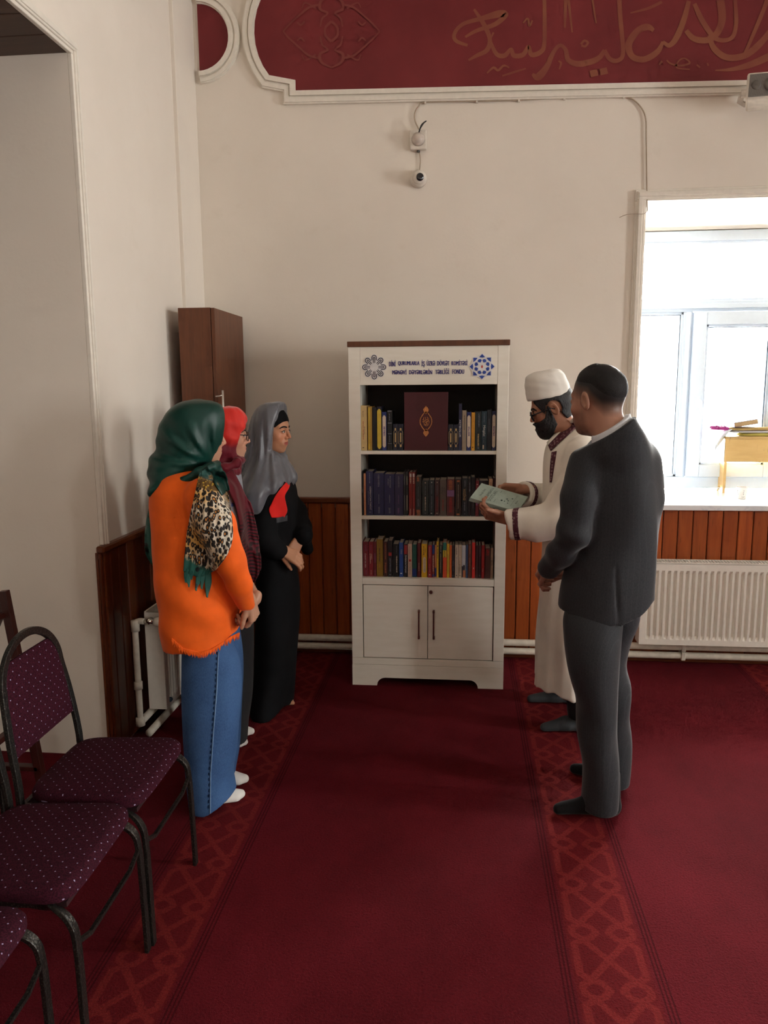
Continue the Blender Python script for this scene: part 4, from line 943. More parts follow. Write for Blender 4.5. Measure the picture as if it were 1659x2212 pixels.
def stack_chair(loc, rz, label):
    """local +x is the front; seat 0.46 high"""
    c = empty('stacking_chair', loc); c.rotation_euler = (0, 0, rz); tag(c, label, 'chair', 'stacking chairs in a row at the left')
    cushion('seat', .178, .195, .05, .06, CHF, c, (0.035, 0, .415))
    MB().box(-.13, .19, -.17, .17, .402, .416).build('seat_board', plain((.03, .01, .012), .7, .2, 'dark_board'), c)
    for s_ in (-1, 1):
        P = spline([(.10, s_ * .165, .408), (.165, s_ * .178, .405), (.205, s_ * .186, .375), (.218, s_ * .188, .32), (.222, s_ * .190, .18), (.225, s_ * .192, .0)], 5)
        MB().bar(P, .024, .012, (1, 0, 0)).build('leg', HAM, c, bevel=.002)
    MB().bar([(.218, -.186, .325), (.218, -.12, .300), (.218, .12, .300), (.218, .186, .325)], .010, .010, (1, 0, 0)).build('stretcher', HAM, c)
    # back hoop runs down as the rear legs
    P = []
    hoop = [(-.215, -.185, .0), (-.175, -.185, .22), (-.150, -.185, .42), (-.168, -.180, .60), (-.185, -.165, .72)]
    for k_ in range(1, 10):
        w_ = math.pi * k_ / 10; hoop.append((-.185 - .018 * math.sin(w_), -.165 * math.cos(w_), .72 + .155 * math.sin(w_) ** .9))
    hoop += [(x_, -y_, z_) for x_, y_, z_ in hoop[4::-1]]
    MB().bar(spline(hoop, 4), .024, .014, (1, 0, 0)).build('back_frame', HAM, c, bevel=.002)
    MB().bar([(-.155, -.18, .40), (-.155, .18, .40)], .014, .02).build('rear_rail', HAM, c)
    for s_ in (-1, 1): MB().bar([(-.15, s_ * .172, .408), (.12, s_ * .168, .408)], .016, .014).build('side_rail', HAM, c)
    # padded back: rounded sides follow the hoop, straight top and bottom
    mb = MB(); out = []; nz_ = 12
    for j in range(nz_ + 1):
        z = .555 + .265 * j / nz_; hwid = .168 if z < .72 else .150 * math.sqrt(max(0.0, 1 - ((z - .72) / .158) ** 2)) + .012
        hwid = min(hwid, .168); xx = -.168 - (z - .6) * .145
        out.append((xx, hwid, z))
    NX = 12; g = []
    for side in (1, -1):
        for xx, hw_, z in out:
            for i in range(NX + 1):
                s_ = -1 + 2 * i / NX; e = max(0, 1 - abs(s_) ** 6) * (1 - abs((z - .6875) / .1325) ** 8)
                g.append((xx + side * (.004 + .014 * e), s_ * hw_, z))
    n1 = (nz_ + 1) * (NX + 1); fs = []
    for s_ in (0, 1):
        for j in range(nz_):
            for i in range(NX):
                a = s_ * n1 + j * (NX + 1) + i; q_ = (a, a + 1, a + NX + 2, a + NX + 1); fs.append(q_ if s_ == 0 else q_[::-1])
    for j in range(nz_):
        for i in (0, NX):
            a = j * (NX + 1) + i; fs.append((a, a + NX + 1, a + NX + 1 + n1, a + n1))
    for j in (0, nz_):
        for i in range(NX):
            a = j * (NX + 1) + i; fs.append((a, a + 1, a + 1 + n1, a + n1))
    o = mb.add(g, fs).build('backrest', CHF, c, smooth=True); smooth_by_angle(o, 1.0)
    return c
stack_chair((-1.115, 2.135, 0), .02, 'burgundy dotted chair with its whole back in view by the wall pier')
stack_chair((-1.110, 1.72, 0), .03, 'burgundy dotted chair in the middle of the row, back cut off at left')
stack_chair((-1.145, 1.275, 0), .05, 'nearest burgundy dotted chair, only front corner visible lower left')
stack_chair((-1.74, 2.06, 0), -.08, 'dark framed chair mostly hidden behind the row, leg at left edge')
MAHOG = wood_mat('dark_mahogany', (0.06, 0.012, 0.008), (0.035, 0.007, 0.005), 0.35)
wc = empty('wooden_stand', (-1.70, 2.75, 0)); tag(wc, 'dark mahogany stand with leaning posts behind the first burgundy chair', 'stand')
t0, t1 = on_y(8, 1276, 2.75), on_y(93, 1690, 2.75)
def wcb(name, pts, w_, h_, up=(0, 1, 0)): return MB().bar([np.array(q_) - np.array([-1.70, 2.75, 0]) for q_ in pts], w_, h_, up).build(name, MAHOG, wc, bevel=.003)
for dy_ in (0, -.42):
    a_, b_ = t0 + np.array([0, dy_, 0]), t1 + np.array([0, dy_, 0]); b_[2] = 0
    wcb('post', [b_, a_], .034, .03)
    wcb('rear_leg', [(b_[0] - .50, b_[1], 0), (b_[0] - .10, b_[1], .78)], .03, .026)
    wcb('foot_bar', [(b_[0] - .48, b_[1], .10), (b_[0] - .01, b_[1], .10)], .022, .03)
for z_ in (.30, .74):
    f_ = z_ / t0[2]; xx_ = b_[0] + (t0[0] - b_[0]) * f_
    wcb('cross_bar', [(xx_ - .02, 2.75, z_), (xx_ - .02, 2.33, z_)], .03, .022, (0, 0, 1))

# ------------------------------------------------------------------ small things on the back wall
DOME = plain((0.74, 0.68, 0.60), .35, .5, 'cream_plastic')
BLK = M('black_plastic', (0.012, 0.012, 0.016), 0.15, spec=0.6); BLK.rough(BLK.noise(20).step(0, 1) * .1 + .1); BLK = BLK.m
def wallp(px, py, d=0.0): return on_y(px, py, WY - d)
p = wallp(904, 305); jb = empty('junction_box', tuple(p)); tag(jb, 'square cream wall box with round sensor cap above dome camera', 'junction box')
MB().box(-.045, .045, -.034, 0, -.052, .050).build('box_body', DOME, jb, bevel=.005)
mb = MB().lathe([(0, -.066), (.012, -.065), (.024, -.058), (.033, -.046), (.037, -.034)], (0.0, 0, .0), 24, 'y').build('round_cap', plain((0.62, 0.54, 0.48), .4, .4, 'beige_plastic'), jb, smooth=True)
MB().tube(spline([(.005, -.05, .03), (.02, -.06, .065), (.045, -.055, .085), (.03, -.05, .075), (.008, -.03, .052)], 6), .0035, 8).build('black_lead', BLK, jb, smooth=True)
MB().tube([(0, -.012, -.052), (0, -.012, -.062)], .009, 10).build('gland', BLK, jb)
p = wallp(904, 388); dc = empty('security_camera', tuple(p)); tag(dc, 'round cream dome camera with black lens on the back wall', 'camera')
MB().lathe([(.046, 0), (.046, -.02), (.043, -.034), (.036, -.044), (0, -.044)], (0, 0, 0), 28, 'y').build('base_ring', DOME, dc, smooth=True)
lens = MB().lathe([(.036, -.0), (.037, -.012), (.033, -.026), (.022, -.033), (0, -.034)], (0, 0, 0), 24, 'y').build('turret', DOME, dc, smooth=True); lens.location = (.003, -.036, .002); lens.rotation_euler = (math.radians(10), 0, math.radians(16))
MB().lathe([(.021, -.0335), (.021, -.036), (.017, -.039), (0, -.040)], (0, 0, 0), 24, 'y').build('lens', BLK, lens, smooth=True)
CABLE = plain((0.45, 0.36, 0.27), .5, .4, 'beige_cable')
def cable(name, pts, r, label, d=.008):
    o = MB().tube(spline([wallp(a, b, d) for a, b in pts], 6), r, 8).build(name, CABLE, smooth=True); tag(o, label, 'cable', 'cables on the back wall'); return o
cable('cable', [(906, 327), (908, 348), (906, 371)], .003, 'short thin cable between wall box and dome camera')
c1 = cable('cable', [(905, 279), (897, 262), (896, 245), (904, 230), (920, 221), (1010, 219), (1100, 217), (1180, 213), (1250, 211), (1310, 210), (1352, 209), (1378, 224), (1394, 252), (1396, 300), (1397, 380), (1398, 456)], .0038, 'long thin cable under the frieze curving down to the window', .010)
for px_, py_ in ((919, 221), (1030, 219), (1121, 217), (1219, 212), (1347, 209)):
    p = wallp(px_, py_, .006); MB().box(p[0] - .005, p[0] + .005, p[1] - .01, p[1] + .003, p[2] - .010, p[2] + .010).build('cable_clip', DOME, c1)
cable('cable', [(1398, 456), (1390, 462), (1372, 462), (1352, 464), (1338, 470)], .0018, 'wispy thread of wire left of the window corner', .032)
# loudspeaker under the frieze at right
ps = on_y(1640, 200, 4.36); sp = empty('loudspeaker', tuple(ps)); sp.rotation_euler = (math.radians(-8), math.radians(2), math.radians(-12)); tag(sp, 'cream wall loudspeaker with grey grille under the frieze', 'loudspeaker')
mb = MB(); 
mb.add([(-.07, -.075, -.068), (.13, -.075, -.068), (.13, -.075, .068), (-.07, -.075, .068), (-.05, .075, -.06), (.11, .075, -.06), (.11, .075, .06), (-.05, .075, .06)], [(0, 1, 2, 3), (5, 4, 7, 6), (4, 0, 3, 7), (1, 5, 6, 2), (3, 2, 6, 7), (4, 5, 1, 0)])
mb.build('housing', DOME, sp, bevel=.012, segs=3)
k = M('speaker_grille', (0.22, 0.2, 0.18), .6); k.color(k.mix(k.voro(380, rnd=0.0).lt(.45), (0.30, 0.27, 0.24), (0.09, 0.08, 0.075))); GRL = k.m
MB().box(-.058, .118, -.079, -.074, -.056, .056).build('grille', GRL, sp, bevel=.003)
for xc, rr in ((-.025, .022), (.045, .036)): MB().lathe([(rr, 0), (rr, -.003), (rr * .6, -.005), (0, -.005)], (xc, -.078, 0.0), 24, 'y').build('driver', plain((.16, .145, .13), .6, .3, 'driver_cone'), sp, smooth=True)
MB().tube([(-.06, .0, -.0), (-.085, .0, -.0)], .02, 14).bar([(-.08, 0, -.0), (-.08, .08, -.0), (-.04, .13, 0)], .03, .008, (0, 0, 1)).build('bracket', DOME, sp, smooth=False)

# ------------------------------------------------------------------ on the window sill
SZ = WIN['z0'] + .008
PLY = wood_mat('pale_plywood', (0.62, 0.42, 0.17), (0.55, 0.36, 0.13), .45, (2, 2, 10))
p0 = on_z(1561, 1065, SZ); SY = p0[1]
st = empty('book_stand', (p0[0] + .3, SY, SZ)); tag(st, 'low plywood stand with board legs on the window sill', 'stand')
def sl(px, py, Y=SY): return on_y(px, py, Y) - np.array([p0[0] + .3, SY, SZ])
e0, e1 = sl(1574, 948)[2], sl(1568, 998)[2]
xl_ = sl(1570, 1000)[0]
# leg board runs back towards the glass, with an arched foot
lp = [(0, 0), (.025, .0), (.04, .028), (.06, .042), (.085, .04), (.10, .012), (.12, .0), (.14, .01), (.145, e0 + .005), (0, e0 + .005)]
for xo in (0, .50):
    MB().prism(lp, lambda a, z: (xl_ - .016 + xo, a, z), lambda a, z: (xl_ + xo, a, z)).build('leg_board', PLY, st)
MB().box(xl_ - .016, xl_ + .516, -.002, .012, e1, e0).build('front_board', PLY, st, bevel=.002)
MB().box(xl_ - .02, xl_ + .52, -.004, .16, e0, e0 + .014).build('top_board', PLY, st, bevel=.002)
ZT = e0 + .0145 + SZ
def rag(name, label, m, outline, y0, y1, zlo, zhi, seed, fringe=None):
    """folded cloth: lens-shaped stack with wavy rim"""
    rng = random.Random(seed); mb = MB(); N = 36; vs = []
    cx_, cyy = (outline[0] + outline[1]) / 2, (y0 + y1) / 2; hx_, hy_ = (outline[1] - outline[0]) / 2, (y1 - y0) / 2
    ph = [rng.uniform(0, 6.28) for _ in range(4)]
    for s_, h in ((.92, 0), (1.0, .25), (1.0, .6), (.9, .9), (.6, 1.0), (.2, .95)):
        for k_ in range(N):
            w_ = 2 * math.pi * k_ / N; wob = 1 + .05 * math.sin(3 * w_ + ph[0]) + .03 * math.sin(7 * w_ + ph[1])
            c, s = math.cos(w_), math.sin(w_); x = cx_ + hx_ * s_ * wob * math.copysign(abs(c) ** .6, c); y = cyy + hy_ * s_ * wob * math.copysign(abs(s) ** .6, s)
            vs.append((x, y, zlo + (zhi - zlo) * h * (1 + .12 * math.sin(5 * w_ + ph[2]) * (h > .3))))
    fs = [(i * N + k_, i * N + (k_ + 1) % N, (i + 1) * N + (k_ + 1) % N, (i + 1) * N + k_) for i in range(5) for k_ in range(N)] + [tuple(range(N - 1, -1, -1)), tuple(5 * N + k_ for k_ in range(N))]
    o = mb.add(vs, fs).build(name, m, smooth=True); tag(o, label, 'cloth', 'cloths on the sill stand'); return o
X = lambda px: on_y(px, 930, SY)[0]
YEL = fabric('yellow_green_cloth', (0.50, 0.45, 0.12)); GRYC = fabric('grey_stripe_cloth', (0.42, 0.42, 0.46)); BRN = fabric('gold_brown_cloth', (0.42, 0.30, 0.12)); PUR = fabric('purple_cloth', (0.28, 0.03, 0.16)); WHC = fabric('white_fringed_cloth', (0.62, 0.66, 0.72))
rag('folded_cloth', 'yellow-green folded cloth lying on the plywood stand', YEL, (X(1602), X(1600) + .42), SY + .01, SY + .13, ZT, ZT + .022, 1)
rag('folded_cloth', 'grey folded cloth on top of yellow-green one', GRYC, (X(1572), X(1572) + .44), SY + .005, SY + .125, ZT + .0225, ZT + .036, 2)
rag('folded_cloth', 'gold-brown folded cloth under the tilted book', BRN, (X(1575), X(1575) + .44), SY + .01, SY + .12, ZT + .0365, ZT + .056, 3)
o = rag('tasselled_scarf', 'purple fringed scarf end spilling left off the stand', PUR, (X(1552), X(1580)), SY + .02, SY + .10, ZT + .0375, ZT + .058, 6)
o['category'] = 'scarf'; del o['group']
pc = MB()
for k_ in range(90):
    rng = random.Random(k_); a = rng.uniform(1.7, 3.7); L = rng.uniform(.015, .04); o_ = np.array([X(1553) + rng.uniform(0, .05) * (a < 2.6), SY + rng.uniform(.02, .10), ZT + .044 + rng.uniform(0, .012)])
    pc.tube([o_, o_ + np.array([math.cos(a) * L * .6, rng.uniform(-.006, .006), math.sin(a) * L * .5]), o_ + np.array([math.cos(a) * L, rng.uniform(-.01, .01), math.sin(a) * L * .6 - .004])], [.003, .0022, .001], 5)
tag(pc.build('fringe', PUR, o, smooth=True), kind='stuff')
wf = MB(); V = []; NI, NJ = 16, 10
for j in range(NJ + 1):
    t = j / NJ
    for i in range(NI + 1):
        s_ = i / NI
        px_ = 1578 - 38 * t * (1 - .2 * s_) + 4 * math.sin(9 * s_ + 3 * t); py_ = 928 + 8 * math.sin(2.2 * t) + 40 * t * t * (.4 + .6 * s_) + 4 * math.sin(12 * s_) * t
        V.append(on_y(px_, py_, SY - .008 - .004 * math.sin(14 * s_) + .10 * (1 - s_)))
wf.add(V, [(j * (NI + 1) + i, j * (NI + 1) + i + 1, (j + 1) * (NI + 1) + i + 1, (j + 1) * (NI + 1) + i) for j in range(NJ) for i in range(NI)])
o = wf.build('fringed_shawl', WHC, smooth=True, fix=False); tag(o, 'white and blue fringed shawl hanging off left end of stand', 'cloth'); sm = o.modifiers.new('sol', 'SOLIDIFY'); sm.thickness = .003
fg = MB()
for i in range(24):
    s_ = i / 23; px_ = 1540.5 + 7.6 * s_; py_ = 949 + 24 * s_
    a = on_y(px_, py_, SY - .008 + .10 * (1 - s_)); b = on_y(px_ - 5 + 6 * s_, py_ + 13, SY - .008 + .10 * (1 - s_)); fg.tube([a, (a + b) / 2 + np.array([.002, 0, 0]), b], .0012, 5)
q = fg.build('fringe', WHC, o); tag(q, kind='stuff')
# tilted book on the cloths
bk = empty('book', tuple(on_y(1588, 923.5, SY + .0))); bk.rotation_euler = (0, math.radians(-9), .05); tag(bk, 'tan book lying tilted on the folded cloths at the window', 'book')
TAN = plain((0.40, 0.28, 0.15), .6, .3)
MB().box(0, .145, 0, .10, 0, .003).box(0, .145, 0, .10, .0275, .0305).box(-.003, .0, 0, .10, 0, .0305).build('cover', plain((.10, .07, .12), .5, .3), bk, bevel=.001)
MB().box(0.0, .142, .001, .097, .003, .0275).build('pages', TAN, bk)
# paper cup
cpz = on_z(1602, 1077, SZ); cu = empty('paper_cup', tuple(cpz)); tag(cu, 'small white paper cup with dark dots on the sill', 'cup')
CUPW = plain((0.82, 0.80, 0.76), .6, .3, 'white_paper')
mb = MB(); N = 28; vs = []
for r_c, h in ((.0215, 0), (.0225, .002), (.0325, .066), (.0345, .068), (.0345, .071), (.0315, .071), (.0310, .066), (.021, .006), (0.0001, .006)):
    for k_ in range(N): vs.append((r_c * math.cos(2 * math.pi * k_ / N), r_c * math.sin(2 * math.pi * k_ / N), h))
fs = [(i * N + k_, i * N + (k_ + 1) % N, (i + 1) * N + (k_ + 1) % N, (i + 1) * N + k_) for i in range(8) for k_ in range(N)] + [tuple(range(N - 1, -1, -1))]
mb.add(vs, fs).build('cup_body', CUPW, cu, smooth=True)
dm = MB()
for a0 in range(-3, 4):
    for h, sc in ((.028, 1), (.038, 1), (.049, 1)):
        a = -math.pi / 2 + a0 * .62; rr = .0225 + (.010 * h / .066) + .0004
        P = [(-.0025, 0), (0, .0028), (.0025, 0), (0, -.0028)] if a0 % 2 == 0 else [(-.0006, 0), (0, .0007), (.0006, 0), (0, -.0007)]
        dm.add([(rr * math.cos(a + q_ / rr), rr * math.sin(a + q_ / rr), h + w_) for q_, w_ in P], [(0, 1, 2, 3)])
V_, F_ = text_mesh('CUP', 0.0)
dm.add([((.0245) * math.cos(-math.pi / 2 + (x_ - .5) * .7), .0245 * math.sin(-math.pi / 2 + (x_ - .5) * .7), .010 + .007 * z_) for x_, z_ in V_], F_)
dm.build('printed_dots', INKS['k'], cu, fix=False)
# ================================================================== PEOPLE
# implicit surfaces (numpy) polygonised with surface nets
def smin(a, b, k):
    h = np.clip(0.5 + 0.5 * (b - a) / k, 0, 1); return b * (1 - h) + a * h - k * h * (1 - h)
def smax(a, b, k): return -smin(-a, -b, k)
class S:
    def __init__(s, f, lo, hi): s.f = f; s.lo = np.array(lo, float); s.hi = np.array(hi, float)
    def u(s, o, k=.02): return S(lambda P: smin(s.f(P), o.f(P), k), np.minimum(s.lo, o.lo), np.maximum(s.hi, o.hi))
    def cut(s, g, k=.006): return S(lambda P: smax(s.f(P), g(P), k), s.lo, s.hi)
    def minus(s, o, k=.006): return S(lambda P: smax(s.f(P), -o.f(P), k), s.lo, s.hi)
    def inter(s, o, k=.006): return S(lambda P: smax(s.f(P), o.f(P), k), s.lo, s.hi)
    def disp(s, g): return S(lambda P: s.f(P) - g(P), s.lo - .02, s.hi + .02)
    def grow(s, r): return S(lambda P: s.f(P) - r, s.lo - abs(r), s.hi + abs(r))
def union(L, k=.02):
    r = L[0]
    for o in L[1:]: r = r.u(o, k)
    return r
def rcone(a, b, ra, rb):
    a, b = np.array(a, float), np.array(b, float); ab = b - a; L = max(ab @ ab, 1e-9)
    def f(P):
        q = P - a; t = np.clip((q @ ab) / L, 0, 1)
        return np.sqrt(((q - t[:, None] * ab) ** 2).sum(1)) - (ra + (rb - ra) * t)
    R = max(ra, rb); return S(f, np.minimum(a, b) - R, np.maximum(a, b) + R)
def chain(pts, rs, k=.02): return union([rcone(pts[i], pts[i + 1], rs[i], rs[i + 1]) for i in range(len(pts) - 1)], k)
def ellip(c, r, R=None):
    c, r = np.array(c, float), np.array(r, float)
    def f(P):
        q = P - c
        if R is not None: q = q @ R
        k0 = np.sqrt(((q / r) ** 2).sum(1)); k1 = np.sqrt(((q / (r * r)) ** 2).sum(1))
        return k0 * (k0 - 1) / np.maximum(k1, 1e-6)
    m = r.max(); return S(f, c - m, c + m)
def loft(rows, n=2.0, cap=.01):
    """rows: (z, cx, cy, a, b) -> stacked ellipses, axis aligned"""
    rows = sorted(rows, key=lambda q: q[0]); D = np.array(spline(rows, 8)); z = np.maximum.accumulate(D[:, 0] + np.arange(len(D)) * 1e-9)
    D[:, 3:] = np.maximum(D[:, 3:], .004)
    z0, z1 = rows[0][0], rows[-1][0]
    def f(P):
        Z = np.clip(P[:, 2], z0, z1); cx, cy, a, b = (np.interp(Z, z, D[:, i]) for i in range(1, 5))
        dx, dy = np.abs(P[:, 0] - cx), np.abs(P[:, 1] - cy)
        if n == 2.0: q = np.sqrt((dx / a) ** 2 + (dy / b) ** 2)
        else: q = ((dx / a) ** n + (dy / b) ** n) ** (1 / n)
        g = np.sqrt((dx / a ** 2) ** 2 + (dy / b ** 2) ** 2)
        d = np.where(q > .2, q * (q - 1) / np.maximum(g, 1e-6), -np.minimum(a, b))
        return smax(d, np.maximum(z0 - P[:, 2], P[:, 2] - z1), cap)
    lo = (np.min(D[:, 1] - D[:, 3]), np.min(D[:, 2] - D[:, 4]), z0); hi = (np.max(D[:, 1] + D[:, 3]), np.max(D[:, 2] + D[:, 4]), z1)
    return S(f, np.array(lo) - .01, np.array(hi) + .01)
def pxloft(Y0, rows, n=2.0, cap=.01):
    """rows: (py, pxL, pxR, half_depth[, dy]) silhouettes read off the photo at depth Y0"""
    out = []
    for r in rows:
        dy = r[4] if len(r) > 4 else 0.0
        a, b = on_y(r[1], r[0], Y0 + dy), on_y(r[2], r[0], Y0 + dy); out.append(((a[2] + b[2]) / 2, (a[0] + b[0]) / 2, Y0 + dy, (b[0] - a[0]) / 2, r[3]))
    return loft(out, n, cap)
def nets(s, h, lo=None, hi=None):
    lo = (s.lo if lo is None else np.array(lo, float)) - 2 * h; hi = (s.hi if hi is None else np.array(hi, float)) + 2 * h
    n = np.ceil((hi - lo) / h).astype(int) + 1
    ax = [lo[i] + h * np.arange(n[i]) for i in range(3)]
    V = np.empty(n, np.float32); st = max(1, int(400000 / (n[1] * n[2])))
    gy, gz = np.meshgrid(ax[1], ax[2], indexing='ij')
    for i in range(0, n[0], st):
        xs = ax[0][i:i + st]; P = np.empty((len(xs), n[1], n[2], 3)); P[..., 0] = xs[:, None, None]; P[..., 1] = gy; P[..., 2] = gz
        V[i:i + st] = s.f(P.reshape(-1, 3)).reshape(len(xs), n[1], n[2])
    V[V == 0] = 1e-7
    sg = V < 0
    c = [sg[:-1, :-1, :-1], sg[1:, :-1, :-1], sg[:-1, 1:, :-1], sg[1:, 1:, :-1], sg[:-1, :-1, 1:], sg[1:, :-1, 1:], sg[:-1, 1:, 1:], sg[1:, 1:, 1:]]
    cnt = sum(k.astype(np.int8) for k in c); act = (cnt > 0) & (cnt < 8)
    idx = -np.ones(act.shape, np.int64); I = np.argwhere(act); idx[act] = np.arange(len(I))
    off = np.array([(0, 0, 0), (1, 0, 0), (0, 1, 0), (1, 1, 0), (0, 0, 1), (1, 0, 1), (0, 1, 1), (1, 1, 1)])
    val = np.stack([V[I[:, 0] + o[0], I[:, 1] + o[1], I[:, 2] + o[2]] for o in off], 1)
    acc = np.zeros((len(I), 3)); num = np.zeros(len(I))
    for a, b in ((0, 1), (2, 3), (4, 5), (6, 7), (0, 2), (1, 3), (4, 6), (5, 7), (0, 4), (1, 5), (2, 6), (3, 7)):
        m = (val[:, a] < 0) != (val[:, b] < 0); t = np.where(m, val[:, a] / np.where(m, val[:, a] - val[:, b], 1), 0)
        acc += np.where(m[:, None], off[a] + t[:, None] * (off[b] - off[a]), 0); num += m
    verts = lo + h * (I + acc / num[:, None])
    F = []
    for axis in range(3):
        sl = lambda d: tuple(slice(d[k], None if k != axis or d[k] else None) for k in range(3))
        A = sg[:-1] if axis == 0 else sg[:, :-1] if axis == 1 else sg[:, :, :-1]
        Bq = sg[1:] if axis == 0 else sg[:, 1:] if axis == 1 else sg[:, :, 1:]
        E_ = np.argwhere(A != Bq); o1, o2 = [k for k in range(3) if k != axis]
        ok = (E_[:, o1] > 0) & (E_[:, o2] > 0) & (E_[:, o1] < n[o1] - 1) & (E_[:, o2] < n[o2] - 1); E_ = E_[ok]
        fl = A[E_[:, 0], E_[:, 1], E_[:, 2]]
        def at(d1, d2):
            q = E_.copy(); q[:, o1] += d1; q[:, o2] += d2; return idx[q[:, 0], q[:, 1], q[:, 2]]
        quad = np.stack([at(-1, -1), at(0, -1), at(0, 0), at(-1, 0)], 1)
        flip = fl if axis != 1 else ~fl
        quad[~flip] = quad[~flip][:, ::-1]
        F.append(quad)
    F = np.concatenate(F); F = F[(F >= 0).all(1)]
    return verts, F
def to_mesh(name, parts, base=(0, 0, 0), colf=None):
    vs, fs, n = [], [], 0
    for v, f in parts: vs.append(v); fs.append(f + n); n += len(v)
    v = np.concatenate(vs); f = np.concatenate(fs)
    me = bpy.data.meshes.new(name); me.vertices.add(len(v)); me.vertices.foreach_set('co', (v - np.array(base)).astype(np.float32).ravel())
    me.loops.add(4 * len(f)); me.loops.foreach_set('vertex_index', f.astype(np.int32).ravel())
    me.polygons.add(len(f)); me.polygons.foreach_set('loop_start', np.arange(0, 4 * len(f), 4, dtype=np.int32))
    me.update(calc_edges=True); me.validate()
    if colf is not None:
        c = np.ones((len(v), 4), np.float32); c[:, :3] = colf(v)
        at = me.color_attributes.new('Col', 'FLOAT_COLOR', 'POINT'); at.data.foreach_set('color', c.ravel())
    me.shade_smooth(); return me
def garment(name, s, h, m, person, colf=None, label=None):
    me = to_mesh(name, [nets(s, h)], person['_base'], colf); o = link(name, me, m, person['o'])
    if label: o['label'] = label
    return o
def waves(seed, freqs, amp, zf=(2, 6)):
    """drapery displacement: sums of slow sines, mostly vertical ridges"""
    r = np.random.RandomState(seed); T = [(r.uniform(0, 2 * np.pi), fq, r.uniform(*zf) * r.choice([-1, 1]), r.uniform(0, 6.28)) for fq in freqs]
    def g(P):
        out = 0
        for a, fq, kz, ph in T:
            t = np.sin((np.cos(a) * P[:, 0] + np.sin(a) * P[:, 1]) * fq + kz * P[:, 2] + ph + .8 * np.sin(P[:, 2] * 9 + ph))
            out = out + t
        return amp * out / len(T) ** .5
    return g
def march(s, px, py, Y0, off=.004, back=.6):
    """first hit of the pixel ray with the surface (closest approach if it misses), pulled towards the camera by off"""
    px, py = np.atleast_1d(np.array(px, float)), np.atleast_1d(np.array(py, float))
    D = np.array([ray(a, b) for a, b in zip(px, py)]); nD = np.linalg.norm(D, axis=1); D = D / nD[:, None]
    t = (Y0 - back) / D[:, 1]; best = np.full(len(t), 9.0); tb = t.copy()
    for _ in range(110):
        d = s.f(EYE + D * t[:, None]); m = d < best; best = np.where(m, d, best); tb = np.where(m, t, tb)
        t = np.where(d > .0008, t + np.maximum(d, .0008) * .6, t); t = np.minimum(t, (Y0 + .6) / D[:, 1])
    t = np.where(best < .002, t, tb)
    return EYE + D * (t - off)[:, None]
def drape(name, s, rows, Y0, m, person, off=.004, nx=24, sub=6, thick=.003, ripple=0.0, rf=40, label=None):
    """cloth strip laid on the surface s; rows are pixel polylines from top to bottom"""
    R = []
    k = max(len(r) for r in rows)
    for r in rows:
        sp = np.array(spline(r, 8)) if len(r) > 2 else np.array([np.array(r[0]) * (1 - t) + np.array(r[-1]) * t for t in np.linspace(0, 1, 9)])
        L = np.r_[0, np.cumsum(np.hypot(*np.diff(sp, axis=0).T))]; q = np.linspace(0, L[-1], nx + 1)
        R.append(np.stack([np.interp(q, L, sp[:, 0]), np.interp(q, L, sp[:, 1])], 1).ravel())
    G = np.array(spline(R, sub)).reshape(-1, nx + 1, 2); ny = len(G)
    o_ = off
    if ripple:
        ii, jj = np.meshgrid(np.linspace(0, 1, nx + 1), np.linspace(0, 1, ny)); o_ = off + ripple * (1 + np.sin(ii * rf + 3 * jj + 2 * np.sin(5 * jj))) .ravel() * (.2 + .8 * jj.ravel())
    P = march(s, G[..., 0].ravel(), G[..., 1].ravel(), Y0, 0.0)
    dirs = P - EYE; dirs /= np.linalg.norm(dirs, axis=1)[:, None]; P = P - dirs * (o_ if np.isscalar(o_) else o_[:, None])
    # smooth depth so the strip hangs as cloth
    T = np.linalg.norm(P - EYE, axis=1).reshape(ny, nx + 1)
    for _ in range(3):
        Q = T.copy(); Q[1:-1] = np.minimum(T[1:-1], (T[:-2] + T[1:-1] * 2 + T[2:]) / 4 + .0); Q[:, 1:-1] = np.minimum(Q[:, 1:-1], (Q[:, :-2] + 2 * Q[:, 1:-1] + Q[:, 2:]) / 4); T = Q
    P = EYE + dirs * T.ravel()[:, None]
    base = np.array(person['_base']); mb = MB()
    mb.add(P - base, [(j * (nx + 1) + i, (j + 1) * (nx + 1) + i, (j + 1) * (nx + 1) + i + 1, j * (nx + 1) + i + 1) for j in range(ny - 1) for i in range(nx)])
    o = mb.build(name, m, person['o'], smooth=True, fix=False); so = o.modifiers.new('sol', 'SOLIDIFY'); so.thickness = thick; so.offset = -1
    if label: o['label'] = label
    return o

